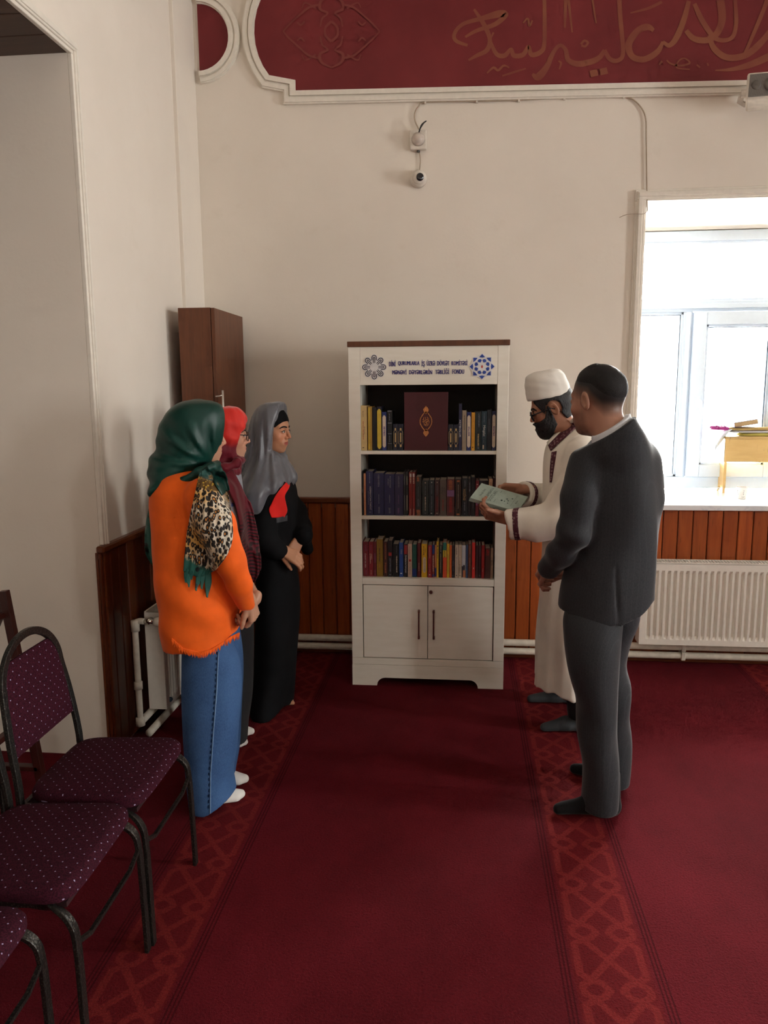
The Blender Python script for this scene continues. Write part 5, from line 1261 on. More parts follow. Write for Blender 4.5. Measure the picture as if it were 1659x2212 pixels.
# ------------------------------------------------------------------ anatomy
def frame(fwd, up=(0, 0, 1)):
    f = np.array(fwd, float); f /= np.linalg.norm(f); u = np.array(up, float); u -= f * (u @ f); u /= np.linalg.norm(u); l = np.cross(u, f)
    return np.stack([f, l, u], 1)                # columns: forward, left, up
def head_local(female=True, neck=.046, chin=0.0, nb=-.045, nz=-.24):
    def e(c, r): return ellip(c, r).f
    def c_(a, b, ra, rb): return rcone(a, b, ra, rb).f
    cran, face, jaw = e((-.012, 0, .032), (.097, .077, .092)), e((.028, 0, -.035), (.064, .062, .085)), e((.034, 0, -.074), (.050, .049 if female else .055, .046))
    def f(L):
        A = L.copy(); A[:, 1] = np.abs(A[:, 1])
        d = smin(cran(A), face(A), .03); d = smin(d, jaw(A), .02)
        d = smin(d, c_((.072 + chin, 0, -.098), (.066 + chin, .012, -.098), .017, .015)(A), .022)
        d = smin(d, c_((.080, 0, .026), (.064, .044, .024), .011, .010)(A), .016)
        d = smin(d, e((.056, .041, -.028), (.022, .020, .024))(A), .02)
        d = smax(d, -e((.097, .033, .004), (.020, .020, .014))(A), .012)
        d = smin(d, e((.0735, .031, .002), (.0155, .0165, .0145))(A), .005)
        d = smin(d, c_((.086, 0, .018), (.108, 0, -.024), .0065, .0100)(A), .010)
        d = smin(d, e((.095, .0115, -.031), (.0105, .0075, .008))(A), .006)
        d = smin(d, e((.080, 0, -.062), (.0175, .030, .022))(A), .016)
        d = smin(d, c_((.0965, 0, -.0545), (.084, .023, -.060), .0048, .003)(A), .004)
        d = smin(d, c_((.0950, 0, -.0665), (.083, .021, -.062), .0056, .003)(A), .004)
        d = smax(d, -c_((.1035, 0, -.0605), (.088, .025, -.0605), .0022, .0015)(A), .003)
        # ear
        q = A - np.array([-.010, .078, -.004]); ca, sa = math.cos(.25), math.sin(.25); q = np.stack([q[:, 0] * ca - q[:, 2] * sa, q[:, 1] - .25 * q[:, 0] * -1, q[:, 0] * sa + q[:, 2] * ca], 1)
        ear = ellip((0, .004, 0), (.0195, .0085, .0325)).f(q); ear = smax(ear, -ellip((.003, .0135, .0), (.0125, .0085, .021)).f(q), .004)
        d = smin(d, ear, .007)
        d = smin(d, c_((-.022, 0, -.05), (nb, 0, nz), neck, neck * 1.1)(A), .03)
        return d
    return f
class Head:
    def __init__(s, c, fwd, up=(0, 0, 1), scale=1.0, **k):
        s.c = np.array(c, float); s.R = frame(fwd, up); s.k = scale; s.loc = head_local(**k)
    def to(s, P): return (P - s.c) @ s.R / s.k
    def w(s, L): return s.c + (np.array(L, float) * s.k) @ s.R.T
    def sdf(s):
        m = .15 * s.k; return S(lambda P: s.loc(s.to(P)) * s.k, s.c - np.array([m, m, .26 * s.k]), s.c + np.array([m, m, .14 * s.k]))
    def skin_pt(s, y, z, off=0.0):
        x = .16
        for _ in range(60):
            d = s.loc(np.array([[x, y, z]]))[0]
            if d < .0003: break
            x -= d * .8
        return np.array([x + off, y, z])
    def region(s, g): return lambda P: g(s.to(P))          # g(L) > 0 is removed
def hand(wrist, f, n, side, curl=(.5, .55, .6, .65), thumb=(.6, .5, .3), k=1.0, spread=.03, elbow=None):
    """f: wrist->fingers, n: back of the hand, side: +1/-1 places the thumb; returns an S"""
    f = np.array(f, float); f /= np.linalg.norm(f); n = np.array(n, float); n -= f * (n @ f); n /= np.linalg.norm(n); s = np.cross(n, f) * side
    w = np.array(wrist, float); P = []
    P.append(rcone(w - f * (.05 if elbow is None else .012) * k, w + f * .008 * k, .022 * k, .023 * k))
    offs = [.027, .009, -.009, -.026]; lens = [(.040, .025, .019), (.044, .028, .020), (.041, .026, .020), (.032, .020, .018)]; tips = []
    for o, L, c in zip(offs, lens, curl):
        kn = w + (f * (.086 - abs(o - .006) * .25) + s * o) * k
        P.append(rcone(w + s * o * .6 * k + f * .01 * k, kn, .0145 * k, .0118 * k))
        a = 0.0; p = kn
        for j, l in enumerate(L):
            a += c * (.75, 1.1, .8)[j]; d = f * math.cos(a) - n * math.sin(a) + s * o * (spread / .03); d /= np.linalg.norm(d)
            q = p + d * l * k; P.append(rcone(p, q, (.0098, .0086, .0078)[j] * k, (.0088, .0078, .0066)[j] * k)); p = q
        tips.append(p)
    p = w + (f * .018 + s * .022 - n * .006) * k; d = f * math.cos(thumb[0]) + s * math.sin(thumb[0]) - n * thumb[2]; d /= np.linalg.norm(d)
    q = p + d * .044 * k; P.append(rcone(p, q, .0155 * k, .0115 * k)); d2 = d * math.cos(thumb[1]) + f * math.sin(thumb[1]) - n * thumb[2] * .4; d2 /= np.linalg.norm(d2)
    r = q + d2 * .030 * k; P.append(rcone(q, r, .0112 * k, .0098 * k)); P.append(rcone(r, r + d2 * .022 * k, .0098 * k, .0076 * k))
    if elbow is not None: P.append(rcone(elbow, w, .036 * k, .022 * k))
    body = union(P, .0055); body.tips = tips; return body
def foot(heel, toe, k=1.0, ankle=None, toes=False):
    h, t = np.array([*heel, 0.0]), np.array([*toe, 0.0]); d = t - h; L = np.linalg.norm(d); d /= L; s = np.array([-d[1], d[0], 0]); z = np.array([0, 0, 1.0])
    A = h + d * .03 * k; B = h + d * (L - .03)
    P = [rcone(A + z * .032 * k, h + d * L * .45 + z * .040 * k, .032 * k, .030 * k), rcone(h + d * L * .4 + z * .038 * k, B + z * .020 * k + s * .006 * k, .032 * k, .020 * k),
         rcone(h + d * L * .55 + z * .022 * k - s * .014 * k, B - s * .018 * k - d * .02 + z * .016 * k, .022 * k, .017 * k), rcone(A + z * .04, A + z * .16 + d * .01, .034 * k, .038 * k)]
    if toes:
        for i, o in enumerate((.020, .007, -.005, -.016, -.026)):
            e = B + s * o * k * -1 + d * (.014, .012, .006, -.002, -.012)[i]; P.append(rcone(e - d * .02 + z * .014, e + z * .011, .012 if i == 0 else .0095, .011 if i == 0 else .0082))
    r = union(P, .02 if not toes else .010); return r.cut(lambda P_: .003 - P_[:, 2], .006)

def skin_mat(name, rough=.5):
    k = M(name, (.5, .3, .2), rough, spec=.35); k.color(k.attr()); k.b.inputs['Subsurface Weight'].default_value = .08; k.b.inputs['Subsurface Radius'].default_value = (.012, .004, .002); k.b.inputs['Subsurface Scale'].default_value = .5
    k.bump(k.noise(240, 2), .06, .001); return k.m
SKIN = skin_mat('skin')
def skin_colors(H, base, lips, stub=None, extra=None):
    base, lips = np.array(base), np.array(lips)
    def f(P):
        L = H.to(P); c = np.tile(base, (len(P), 1)); r = np.exp(-((np.abs(L[:, 1]) - .04) ** 2 + (L[:, 2] + .03) ** 2) / .0009) * (L[:, 0] > .03)
        c = c * (1 + r[:, None] * np.array([.10, -.06, -.08]))
        lp = ((L[:, 1] / .0235) ** 2 + ((L[:, 2] + .0605) / (.0105 - .12 * np.abs(L[:, 1]))) ** 2 < 1) & (L[:, 0] > .075)
        c[lp] = lips
        nz = np.exp(-((L[:, 0] - .108) ** 2 + L[:, 1] ** 2 + (L[:, 2] + .026) ** 2) / .0004); c = c * (1 + nz[:, None] * np.array([.08, -.05, -.06]))
        if extra is not None: c = extra(L, c)
        return np.clip(c, 0, 1)
    return f
EYEW = plain((.62, .58, .54), .2, .6, 'eye_white'); IRIS = plain((.018, .010, .007), .12, .7, 'dark_iris'); LASH = plain((.010, .007, .006), .6, .2, 'dark_hair')
def start_person(label, parts, colf, base):
    base = (float(base[0]), float(base[1]), 0.0); me = to_mesh('person', parts, base, colf); o = link('person', me, SKIN); o.location = base
    tag(o, label, 'person', 'people standing around the bookcase'); return {'o': o, '_base': base}
def eyes(pr, H, brow=1.0, look=-.1, gap=.0):
    b = np.array(pr['_base'])
    for sd in (1, -1):
        def W(L): return H.w((L[0], L[1] * sd, L[2])) - b
        c = H.skin_pt(.031, .001); cx = c[0]
        me = nets(ellip((cx - .0035, .031 * sd, .000), (.0062, .0135, .0062)), .0016)
        def sub(nm, s, m, par):
            v, f = nets(s, .0013); o = link(nm, to_mesh(nm, [(np.array([H.w(q) for q in v]), f)], pr['_base']), m, par); return o
        e = sub('eye', ellip((cx - .0030, .031 * sd, .0005), (.0060, .0130, .0056)), EYEW, pr['o'])
        sub('iris', ellip((cx + .0008, (.031 + look * .01) * sd, .0005), (.0030, .0052, .0052)), IRIS, e)
        up = [W((H.skin_pt(y, z)[0] + .0012, y, z)) for y, z in ((.0165, .0005), (.023, .0055), (.031, .0075), (.040, .0055), (.0465, .001))]
        MB().tube(spline(up, 4), [.0013] * 4 + [.0022] * 9 + [.0016] * 4, 6).build('eyelash', LASH, e, smooth=True)
        bw = [W((H.skin_pt(y, z)[0] + .001, y, z)) for y, z in ((.012 - gap, .0245), (.022, .0275), (.034, .0280), (.045, .0245), (.054, .0175))]
        pts = spline(bw, 4); MB().tube(pts, [(.0018 + .0024 * math.sin(math.pi * min(1, .25 + .75 * i / len(pts))) ** .8) * brow for i in range(len(pts))], 6, up=tuple(H.R[:, 0])).build('eyebrow', LASH, pr['o'], smooth=True)
def glasses(pr, H, m, wid=.0, thick=.0022, zo=.0):
    b = np.array(pr['_base']); W = lambda L: H.w(L) - b; mb = MB()
    xf = .104; ring = lambda sd: [W((xf - .10 * max(0, abs(.034 * sd + .026 * math.cos(a)) - .02) , (.034 + .026 * math.cos(a)) * sd, zo - .001 + .0205 * math.sin(a))) for a in np.linspace(0, 2 * math.pi, 25)]
    root = empty('glasses'); root.parent = pr['o']
    for sd in (1, -1):
        MB().tube(ring(sd), thick, 6, caps=False).build('rim', m, root, smooth=True)
        r_ = ring(sd)[:-1]; MB().add(r_, [tuple(range(24))]).build('lens', GLASS, root, fix=False)
        MB().tube([W((xf - .004, .060 * sd, zo + .006)), W((.06, .074 * sd, zo + .008)), W((.005, .0815 * sd, zo + .010)), W((-.02, .083 * sd, zo - .005)), W((-.03, .080 * sd, zo - .022))], thick * .95, 6).build('temple', m, root, smooth=True)
    MB().tube([W((xf, .009, zo + .004)), W((xf + .004, 0, zo + .007)), W((xf, -.009, zo + .004))], thick, 6).build('bridge', m, root, smooth=True)
def band(pts_up, pts_lo): pass
# ------------------------------------------------------------------ woman in green scarf and orange shirt (nearest on the left)
def px3(px, py, Y): return on_y(px, py, Y)
Y0 = 2.78
G = lambda px, py, dy=0.0: on_y(px, py, Y0 + dy)
Hg = Head(G(430, 940), (.80, .58, -.10), scale=.90)
handA = hand(G(541, 1296, -.06), (.10, .25, -1.0), (.96, -.25, .1), -1, (1.0, 1.0, 1.05, 1.1), (.5, .5, .3), .9, elbow=G(496, 1212, -.165))
handB = hand(G(553, 1292, .02), (-.25, -.35, -1.0), (.96, .1, -.2), 1, (.75, .8, .85, .9), (.5, .2, .5), .9, elbow=G(495, 1200, .15))
core = union([rcone(G(430, 1060), G(440, 1400), .09, .10), rcone(G(425, 1010), G(430, 1070), .05, .08), rcone(G(455, 1410, -.085), G(455, 1700, -.085), .07, .045), rcone(G(455, 1410, .085), G(455, 1700, .085), .07, .045),
              chain([G(432, 1075, -.14), G(490, 1210, -.16), G(530, 1296, -.09)], [.045, .036, .026]), chain([G(432, 1075, .14), G(495, 1200, .15), G(545, 1290, .03)], [.045, .036, .026])], .03)
SK1, LIP1 = (.44, .235, .15), (.36, .10, .08)
hb = handA.u(handB, .003)
pr = start_person('person in green headscarf, orange shirt and wide blue jeans, hands clasped', [nets(core.grow(-.018).cut(lambda P: .07 - P[:, 2]), .014), nets(Hg.sdf(), .0032), nets(hb, .0030)], skin_colors(Hg, SK1, LIP1), (-.98, 2.78))
SATIN = M('green_satin', (.004, .032, .025),   .42, spec=.3)
SATIN.color(SATIN.mix(SATIN.noise(4, 3).step(.3, .7), (.0026, .028, .021), (.0046, .046, .035))); SATIN.bump(SATIN.noise(18, 3, .5, SATIN.vec((1, 1, .4))), .25, .01); SATIN = SATIN.m
ORANGE = fabric('orange_cotton', (.80, .115, .008), .75, 700, .1, .10, .2)
hood = pxloft(Y0, [(862, 412, 436, .02), (866, 396, 456, .05), (874, 380, 474, .075), (890, 364, 483, .095), (915, 350, 485, .108), (945, 341, 481, .112), (972, 335, 472, .116), (990, 331, 462, .12), (1012, 329, 446, .135), (1030, 330, 421, .15), (1046, 335, 392, .155), (1058, 341, 372, .15), (1066, 347, 362, .13)], cap=.012)
hood = hood.cut(Hg.region(lambda L: np.where(L[:, 2] > -.13, (L[:, 0] - .088) * .9, -.05)), .012)
K_ = G(468, 1000)
def sw(P):
    dx, dz = P[:, 0] - K_[0], P[:, 2] - K_[2]; r_ = np.hypot(dx, dz); a = np.arctan2(dz, -dx); L = Hg.to(P); top = np.clip((.075 - L[:, 2]) / .10, 0, 1)
    return top * np.clip((r_ - .03) / .06, 0, 1) * (.0060 * np.sin(11 * a + 5 * r_ + .5) + .0035 * np.sin(23 * a - 9 * r_ + P[:, 1] * 12)) + .0018 * np.sin(30 * P[:, 0] + 22 * P[:, 2] + 14 * P[:, 1])
hood = hood.disp(sw)
wrap = chain([G(356, 1056, -.09), G(392, 1042, -.130), G(430, 1020, -.135), G(455, 1008, -.10), G(470, 1002, -.02)], [.012, .015, .015, .015, .014], .02)
hood = hood.u(wrap, .022)
garment('headscarf', hood, .0075, SATIN, pr)
shirt = pxloft(Y0, [(1005, 392, 438, .07), (1022, 362, 452, .14), (1045, 346, 470, .175), (1075, 337, 482, .19), (1150, 337, 492, .195), (1220, 344, 504, .20), (1300, 354, 513, .21), (1370, 367, 516, .21), (1440, 378, 517, .205)], 2.25, cap=.006)
hp = [(352, 1362), (372, 1386), (395, 1407), (430, 1416), (455, 1410), (480, 1394), (500, 1381), (515, 1374), (530, 1368)]
hx_, hz_ = zip(*[(v[0], v[2]) for v in (G(a, b, -.205 * math.sqrt(max(0, 1 - ((a - 447) / 72) ** 2))) for a, b in hp)])
arm = chain([G(438, 1072, -.15), G(468, 1130, -.175), G(496, 1212, -.165), G(518, 1262, -.13), G(531, 1306, -.075)], [.068, .064, .055, .043, .036], .02)
arm2 = chain([G(438, 1072, .15), G(490, 1200, .16), G(535, 1290, .05)], [.065, .055, .036], .02)
wr = G(531, 1318, -.07)[2]
arm = arm.cut(lambda P: wr - P[:, 2], .003)
def shf(P): return .0045 * np.sin(34 * (P[:, 2] + .55 * P[:, 0]) + 3 * np.sin(P[:, 1] * 14)) * np.exp(-((P[:, 2] - .80) / .16) ** 2) + .0035 * np.sin(22 * P[:, 0] + 9 * P[:, 1] + 4 * P[:, 2])
shirt = shirt.disp(shf).cut(lambda P: np.interp(P[:, 0], hx_, hz_) - P[:, 2], .004).u(arm, .022).u(arm2, .02).disp(waves(3, (22, 34, 48), .0035, (8, 22)))
garment('shirt', shirt, .0075, ORANGE, pr)
fr_ = MB(); rg = np.random.RandomState(2); bs = np.array(pr['_base'])
qx = np.linspace(372, 517, 150); qy = np.interp(qx, [a for a, b in hp], [b for a, b in hp]) - 2
for p_ in march(shirt, qx, qy - 1.5, Y0, .001):
    if p_[1] > Y0 + .12: continue
    a = rg.uniform(-.006, .006); L_ = rg.uniform(.006, .020); p_ = p_ - bs
    fr_.tube([p_ + (0, 0, .006), p_ + (a * .5, -.002, -L_ * .5), p_ + (a, -.002 - rg.uniform(0, .004), -L_)], [.0022, .0017, .0006], 5)
o = fr_.build('hem_fringe', ORANGE, pr['o'], smooth=True); tag(o, kind='stuff')
k = M('blue_denim', (.03, .085, .22), .85, spec=.2); n = k.noise(500, 2, .5, k.vec((1, 1, .25))); big = k.noise(5, 3)
c = k.mix(big.step(.3, .7), (.022, .060, .165), (.042, .105, .25)); k.color(k.mix(n.step(.3, .7) * .5, c, (.075, .15, .30))); k.bump(n, .3, .001); DENIM = k.m
leg1 = pxloft(Y0 - .085, [(1330, 398, 488, .08, .03), (1385, 396, 497, .085, .02), (1420, 395, 511, .092, .01), (1450, 395, 518, .098, .005), (1500, 396, 521, .104), (1600, 402, 514, .105), (1665, 406, 502, .105), (1700, 409, 502, .108), (1735, 413, 505, .112), (1751, 414, 506, .112)], 2.3, .006)
leg1 = leg1.cut(lambda P: .012 + np.clip((P[:, 0] - G(462, 1750, -.085)[0]) * .62, 0, .08) - P[:, 2], .004)
leg2 = pxloft(Y0 + .095, [(1330, 396, 508, .09, -.02), (1420, 398, 518, .11), (1500, 402, 520, .105), (1600, 408, 514, .10), (1665, 412, 504, .10), (1692, 414, 505, .105)], 2.3, .006)
jeans = leg1.u(leg2, .03).disp(waves(5, (14, 22, 30), .0055, (1, 4))).cut(lambda P: .008 - P[:, 2], .003)
garment('jeans', jeans, .008, DENIM, pr)
STITCH = plain((.16, .26, .42), .8, .1, 'seam_thread'); DKB = plain((.012, .03, .085), .9, .1, 'dark_seam_thread')  # pale thread for the seam, dark blue for its stitches
qs = np.linspace(0, 1, 60); sx_ = np.interp(qs, [0, .25, .5, .75, 1], [472, 468, 461, 455, 454]); sy_ = 1408 + 350 * qs
Pm = march(jeans, sx_, sy_, Y0, .0012) - bs
MB().tube([tuple(q) for q in Pm], .0022, 6).build('side_seam', STITCH, pr['o'], smooth=True)
mb = MB(); Pm = march(jeans, sx_ - 3, sy_, Y0, .001) - bs
for i in range(0, 58, 2): mb.tube([Pm[i], Pm[i + 1]], .0022, 5)
o = mb.build('seam_stitches', DKB, pr['o']); tag(o, kind='stuff')
SOCKW = fabric('white_sock_knit', (.74, .71, .67), .9, 900, .1, .05, .3)
for a, b in (((-1.04, 2.690), (-.832, 2.772)), ((-1.06, 2.885), (-.850, 2.878))): garment('sock', foot(a, b, .92), .006, SOCKW, pr)
# leopard shawl end over the near shoulder, and the part showing behind the back
ZA, ZB = G(470, 1050, -.17)[2] + .30 * (G(470, 1050, -.17)[0] + .98), G(440, 1192, -.17)[2]
def shawl_mat():
    k = M('leopard_print_shawl', (.6, .5, .35), .6, spec=.3, sheen=.15)
    x, y, z = k.xyz(); v = k.vec((1.0, 1.0, .55), rot=(0, .35, 0)); wob = k.noise(26, 2)
    d = k.voro(92, v, rnd=.85); d2 = d + (wob - .5) * .35
    blotch = (d2 * -1.0).step(-.60, -.50); core_ = (d2 * -1.0).step(-.30, -.22)
    keep = k.noise(30, 1).gt(.33)
    leo = k.mix(k.noise(9, 2).step(.4, .65), (.62, .55, .44), (.55, .30, .08)); leo = k.mix(blotch * keep, leo, (.012, .008, .006)); leo = k.mix(core_ * k.noise(17, 1).gt(.5), leo, (.40, .15, .02))
    dd = k.voro(30, k.vec((1, 1, 1)), rnd=.5)
    grn = k.mix((dd * -1.0).step(-.30, -.24), (.010, .085, .065), (.006, .010, .010))
    zz = z + (k.noise(20, 3) - .5) * .06 + (x + .02) * .55
    c = k.mix(zz.step(ZB + .012, ZB - .012), leo, grn)
    chainband = ((z + x * .30 - ZA).abs() * -1.0).step(-.016, -.011)
    gold = k.mix(k.voro(90).step(.2, .4), (.50, .30, .03), (.10, .05, .01))
    c = k.mix(chainband, c, gold); top = (z + x * .30).step(ZA + .012, ZA + .018); c = k.mix(top, c, (.008, .05, .04)); k.color(c); return k.m
SHAWL = shawl_mat()
body_s = shirt.u(hood, .01)
drape('shawl', body_s, [[(430, 1022), (445, 1012), (462, 1008)], [(426, 1042), (452, 1040), (482, 1042)], [(420, 1070), (455, 1068), (493, 1072)], [(411, 1110), (455, 1112), (501, 1115)], [(403, 1160), (450, 1165), (503, 1162)], [(398, 1205), (440, 1212), (490, 1200)], [(396, 1234), (430, 1246), (466, 1232)]], Y0, SHAWL, pr, .010, 36, 7, .003, .006, 34)
for i, (a, b, xx, yy) in enumerate(((398, 407, 401, 1258), (410, 418, 414, 1252), (424, 431, 424, 1276), (434, 442, 436, 1272), (444, 456, 448, 1290), (402, 411, 408, 1268), (426, 434, 430, 1262))):
    y_ = 1228 + (i % 3) * 5; drape('shawl_tassel', body_s, [[(a, y_), (b, y_)], [(a - 1, (y_ + yy) / 2), (b + 1, (y_ + yy) / 2 - 2)], [(xx - 2.5, yy - 6), (xx + 2.5, yy - 6)], [(xx - 1.5, yy), (xx + 1.5, yy + 1)]], Y0, SHAWL, pr, .016, 5, 5, .003)
drape('shawl', ellip(G(337, 1145, .12), (.035, .05, .16)), [[(334, 1066), (352, 1064)], [(322, 1095), (352, 1095)], [(315, 1130), (352, 1130)], [(312, 1170), (352, 1170)], [(316, 1200), (352, 1204)], [(330, 1222), (352, 1226)]], Y0 + .12, SHAWL, pr, .004, 12, 6, .003, .004, 18)
drape('scarf_knot', body_s, [[(446, 1006), (460, 1000), (474, 1000)], [(456, 1026), (470, 1020), (484, 1020)], [(468, 1048), (480, 1042), (492, 1040)], [(481, 1070), (488, 1064), (495, 1058)]], Y0, SATIN, pr, .022, 12, 6, .004, .004, 12)

# ------------------------------------------------------------------ woman in red scarf and grey T-shirt
Y0 = 3.27; G = lambda px, py, dy=0.0: on_y(px, py, Y0 + dy)
Hr = Head(G(486, 940), (.93, .36, -.06), scale=.93)
hr_ = hand(G(542, 1275, .05), (.15, -.35, -1.0), (.97, .2, .1), -1, (.6, .6, .65, .7), (.3, .2, .4), .88, elbow=G(520, 1170, .10)).u(hand(G(537, 1280, -.05), (.1, .35, -1.0), (.97, -.2, .1), 1, (.8, .8, .85, .9), (.4, .2, .3), .88, elbow=G(508, 1190, -.14)), .003)
core = union([rcone(G(478, 1050), G(490, 1330), .085, .10), rcone(G(480, 1000), G(480, 1060), .05, .075), rcone(G(505, 1330, -.08), G(512, 1560, -.05), .07, .04), rcone(G(505, 1330, .08), G(512, 1560, .05), .07, .04),
              chain([G(480, 1060, .10), G(515, 1170, .10), G(541, 1262, .055)], [.045, .034, .024]), chain([G(478, 1060, -.13), G(510, 1180, -.15), G(543, 1268, -.055)], [.045, .034, .024])], .03)
pr = start_person('person in red headscarf, glasses and grey T-shirt between green and grey scarves', [nets(core.grow(-.022).cut(lambda P: .07 - P[:, 2]), .012), nets(Hr.sdf(), .0032), nets(hr_, .0032)], skin_colors(Hr, (.50, .275, .18), (.42, .12, .10)), (-1.08, 3.27))
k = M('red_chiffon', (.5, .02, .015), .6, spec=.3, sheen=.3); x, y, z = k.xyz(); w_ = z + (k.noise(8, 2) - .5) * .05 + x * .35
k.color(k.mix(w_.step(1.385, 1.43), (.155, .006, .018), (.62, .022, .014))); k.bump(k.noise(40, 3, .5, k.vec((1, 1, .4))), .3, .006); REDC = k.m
hood = pxloft(Y0, [(877, 488, 508, .02), (881, 474, 516, .05), (890, 458, 524, .075), (905, 446, 531, .09), (925, 440, 532, .098), (950, 437, 528, .10), (975, 437, 520, .095), (998, 438, 516, .09), (1018, 436, 520, .11), (1030, 440, 512, .12)], cap=.012)
hood = hood.cut(Hr.region(lambda L: L[:, 0] - np.interp(L[:, 2], [-.16, -.125, -.09, -.02, .035, .07, .1], [.2, .11, .050, .052, .082, .105, .14])), .006)
hood = hood.u(chain([G(452, 1015, -.08), G(485, 1012, -.115), G(512, 1000, -.08), G(520, 994, .0), G(508, 1002, .08)], [.014, .018, .017, .015, .015], .02), .02)
def sw2(P):
    L = Hr.to(P); a = np.arctan2(L[:, 1], L[:, 0]); return .0025 * np.sin(9 * L[:, 2] / .1 + 3 * a) + .002 * np.sin(12 * a + 30 * L[:, 2])
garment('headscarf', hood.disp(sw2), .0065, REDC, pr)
TEE = fabric('grey_marl_jersey', (.30, .31, .34), .9, 600, .1, .15, .15)
tee = pxloft(Y0, [(1005, 450, 505, .09), (1020, 440, 514, .15), (1050, 434, 520, .155), (1100, 434, 525, .16), (1150, 438, 529, .16), (1180, 440, 530, .16)], cap=.006).u(chain([G(478, 1065, -.15), G(500, 1140, -.18)], [.062, .052], .02), .02).u(chain([G(480, 1065, .11), G(506, 1140, .115)], [.056, .048], .02), .02)
garment('t_shirt', tee.disp(waves(8, (20, 30, 40), .0022)), .0085, TEE, pr)
PANT = fabric('charcoal_trousers', (.022, .023, .026), .8, 600, .1, .1, .1)
pn = pxloft(Y0 - .08, [(1165, 452, 528, .10), (1250, 462, 538, .105), (1330, 472, 545, .105), (1420, 482, 546, .095), (1500, 492, 543, .085), (1560, 498, 534, .075), (1600, 500, 531, .072)], cap=.006).u(pxloft(Y0 + .08, [(1165, 452, 528, .10), (1250, 462, 538, .105), (1330, 472, 545, .105), (1420, 482, 545, .095), (1500, 494, 542, .085), (1550, 502, 533, .075), (1572, 504, 531, .072)], cap=.006), .03)
garment('trousers', pn.disp(waves(9, (16, 24), .0025, (1, 4))), .0085, PANT, pr)
for a, b in (((-1.12, 3.19), (-.945, 3.215)), ((-1.13, 3.335), (-.945, 3.318))): garment('sock', foot(a, b, .86), .006, SOCKW, pr)
k = M('crimson_striped_scarf', (.16, .008, .02), .65, spec=.3, sheen=.2); x, y, z = k.xyz(); zz = z + x * .28 + (k.noise(10, 2) - .5) * .012
ZS = G(540, 1128, -.17)[2] + .28 * (G(540, 1128, -.17)[0] + 1.08)
st_ = ((zz / .0155).fract() - .5).abs().gt(.25) * zz.step(ZS + .02, ZS - .02)
k.color(k.mix(st_, (.135, .006, .016), (.018, .004, .006))); k.bump(k.noise(60, 3, .5, k.vec((1, 1, .3))), .3, .004); SCF = k.m
bodyr = tee.u(pn, .02)
drape('scarf_end', bodyr, [[(472, 1020), (502, 1012)], [(488, 1045), (518, 1042)], [(500, 1068), (531, 1070)], [(511, 1092), (542, 1092)], [(519, 1130), (553, 1130)], [(520, 1170), (559, 1165)], [(522, 1210), (562, 1205)], [(532, 1242), (561, 1236)], [(542, 1260), (550, 1258)]], Y0, SCF, pr, .030, 18, 6, .006, .005, 16)
q = MB(); Pm = march(tee, [500, 506, 506, 500, 508, 516, 516, 508, 508, 515, 515, 508], [1086, 1086, 1094, 1094, 1085, 1083, 1085, 1087, 1090, 1088.5, 1090.5, 1092], Y0, .003) - np.array(pr['_base'])
q.add(Pm, [(0, 1, 2, 3), (4, 5, 6, 7), (8, 9, 10, 11)]).build('chest_logo', plain((.05, .10, .30), .7, .2, 'blue_print'), pr['o'], fix=False)
glasses(pr, Hr, BLK, thick=.0020)
eyes(pr, Hr, .8)

# ------------------------------------------------------------------ woman in grey scarf and black abaya
Y0 = 3.66; G = lambda px, py, dy=0.0: on_y(px, py, Y0 + dy)
Hk = Head(G(587, 927), (.965, -.22, -.15), scale=.90)
hn = hand(G(606, 1186, -.165), (1.0, .25, -.62), (.35, -.75, .6), -1, (.45, .5, .55, .6), (.35, .3, .5), .95, elbow=G(573, 1165, -.20))
hf = hand(G(649, 1160, -.055), (-.50, -.62, -1.0), (.72, -.5, .25), 1, (.45, .5, .55, .6), (.4, .3, .45), .92, elbow=G(650, 1125, .06))
core = union([rcone(G(585, 1040), G(595, 1250), .09, .10), rcone(G(572, 985), G(580, 1040), .05, .08), rcone(G(595, 1260, -.08), G(590, 1480, -.08), .08, .05), rcone(G(595, 1260, .08), G(590, 1480, .08), .08, .05),
              chain([G(582, 1070, -.14), G(575, 1160, -.20), G(604, 1184, -.165)], [.04, .034, .024]), chain([G(600, 1065, .12), G(640, 1130, .10), G(648, 1160, -.055)], [.04, .034, .024])], .03)
ft = foot((-1.03, 3.655), (-.842, 3.70), .90, toes=True)
pr = start_person('person in grey headscarf and long black abaya nearest the bookcase, hands folded', [nets(core.grow(-.022).cut(lambda P: .07 - P[:, 2]), .012), nets(Hk.sdf(), .0030), nets(hn.u(hf, .003), .0032), nets(ft, .004)], skin_colors(Hk, (.47, .225, .125), (.36, .085, .065)), (-.97, 3.66))
k = M('grey_satin_jersey', (.12, .12, .135), .38, spec=.4, sheen=.3); k.color(k.mix(k.noise(7, 3, .5, k.vec((1, 1, .3))).step(.3, .7), (.085, .085, .098), (.15, .15, .165))); k.bump(k.noise(30, 3, .5, k.vec((1, 1, .25))), .3, .006); GREYS = k.m
hood = pxloft(Y0, [(867, 592, 609, .02), (870, 574, 614, .05), (878, 559, 620, .07), (892, 549, 624, .085), (912, 542, 626, .094), (940, 537, 624, .099), (965, 533, 618, .10), (990, 529, 618, .115), (1012, 524, 630, .15), (1032, 520, 637, .19), (1050, 521, 629, .225), (1068, 529, 612, .24), (1086, 546, 597, .24), (1099, 560, 587, .215)], cap=.012)
hood = hood.cut(Hk.region(lambda L: L[:, 0] - np.interp(L[:, 2], [-.17, -.13, -.105, .0, .06, .13], [.2, .085, .044, .046, .052, .050])), .006)
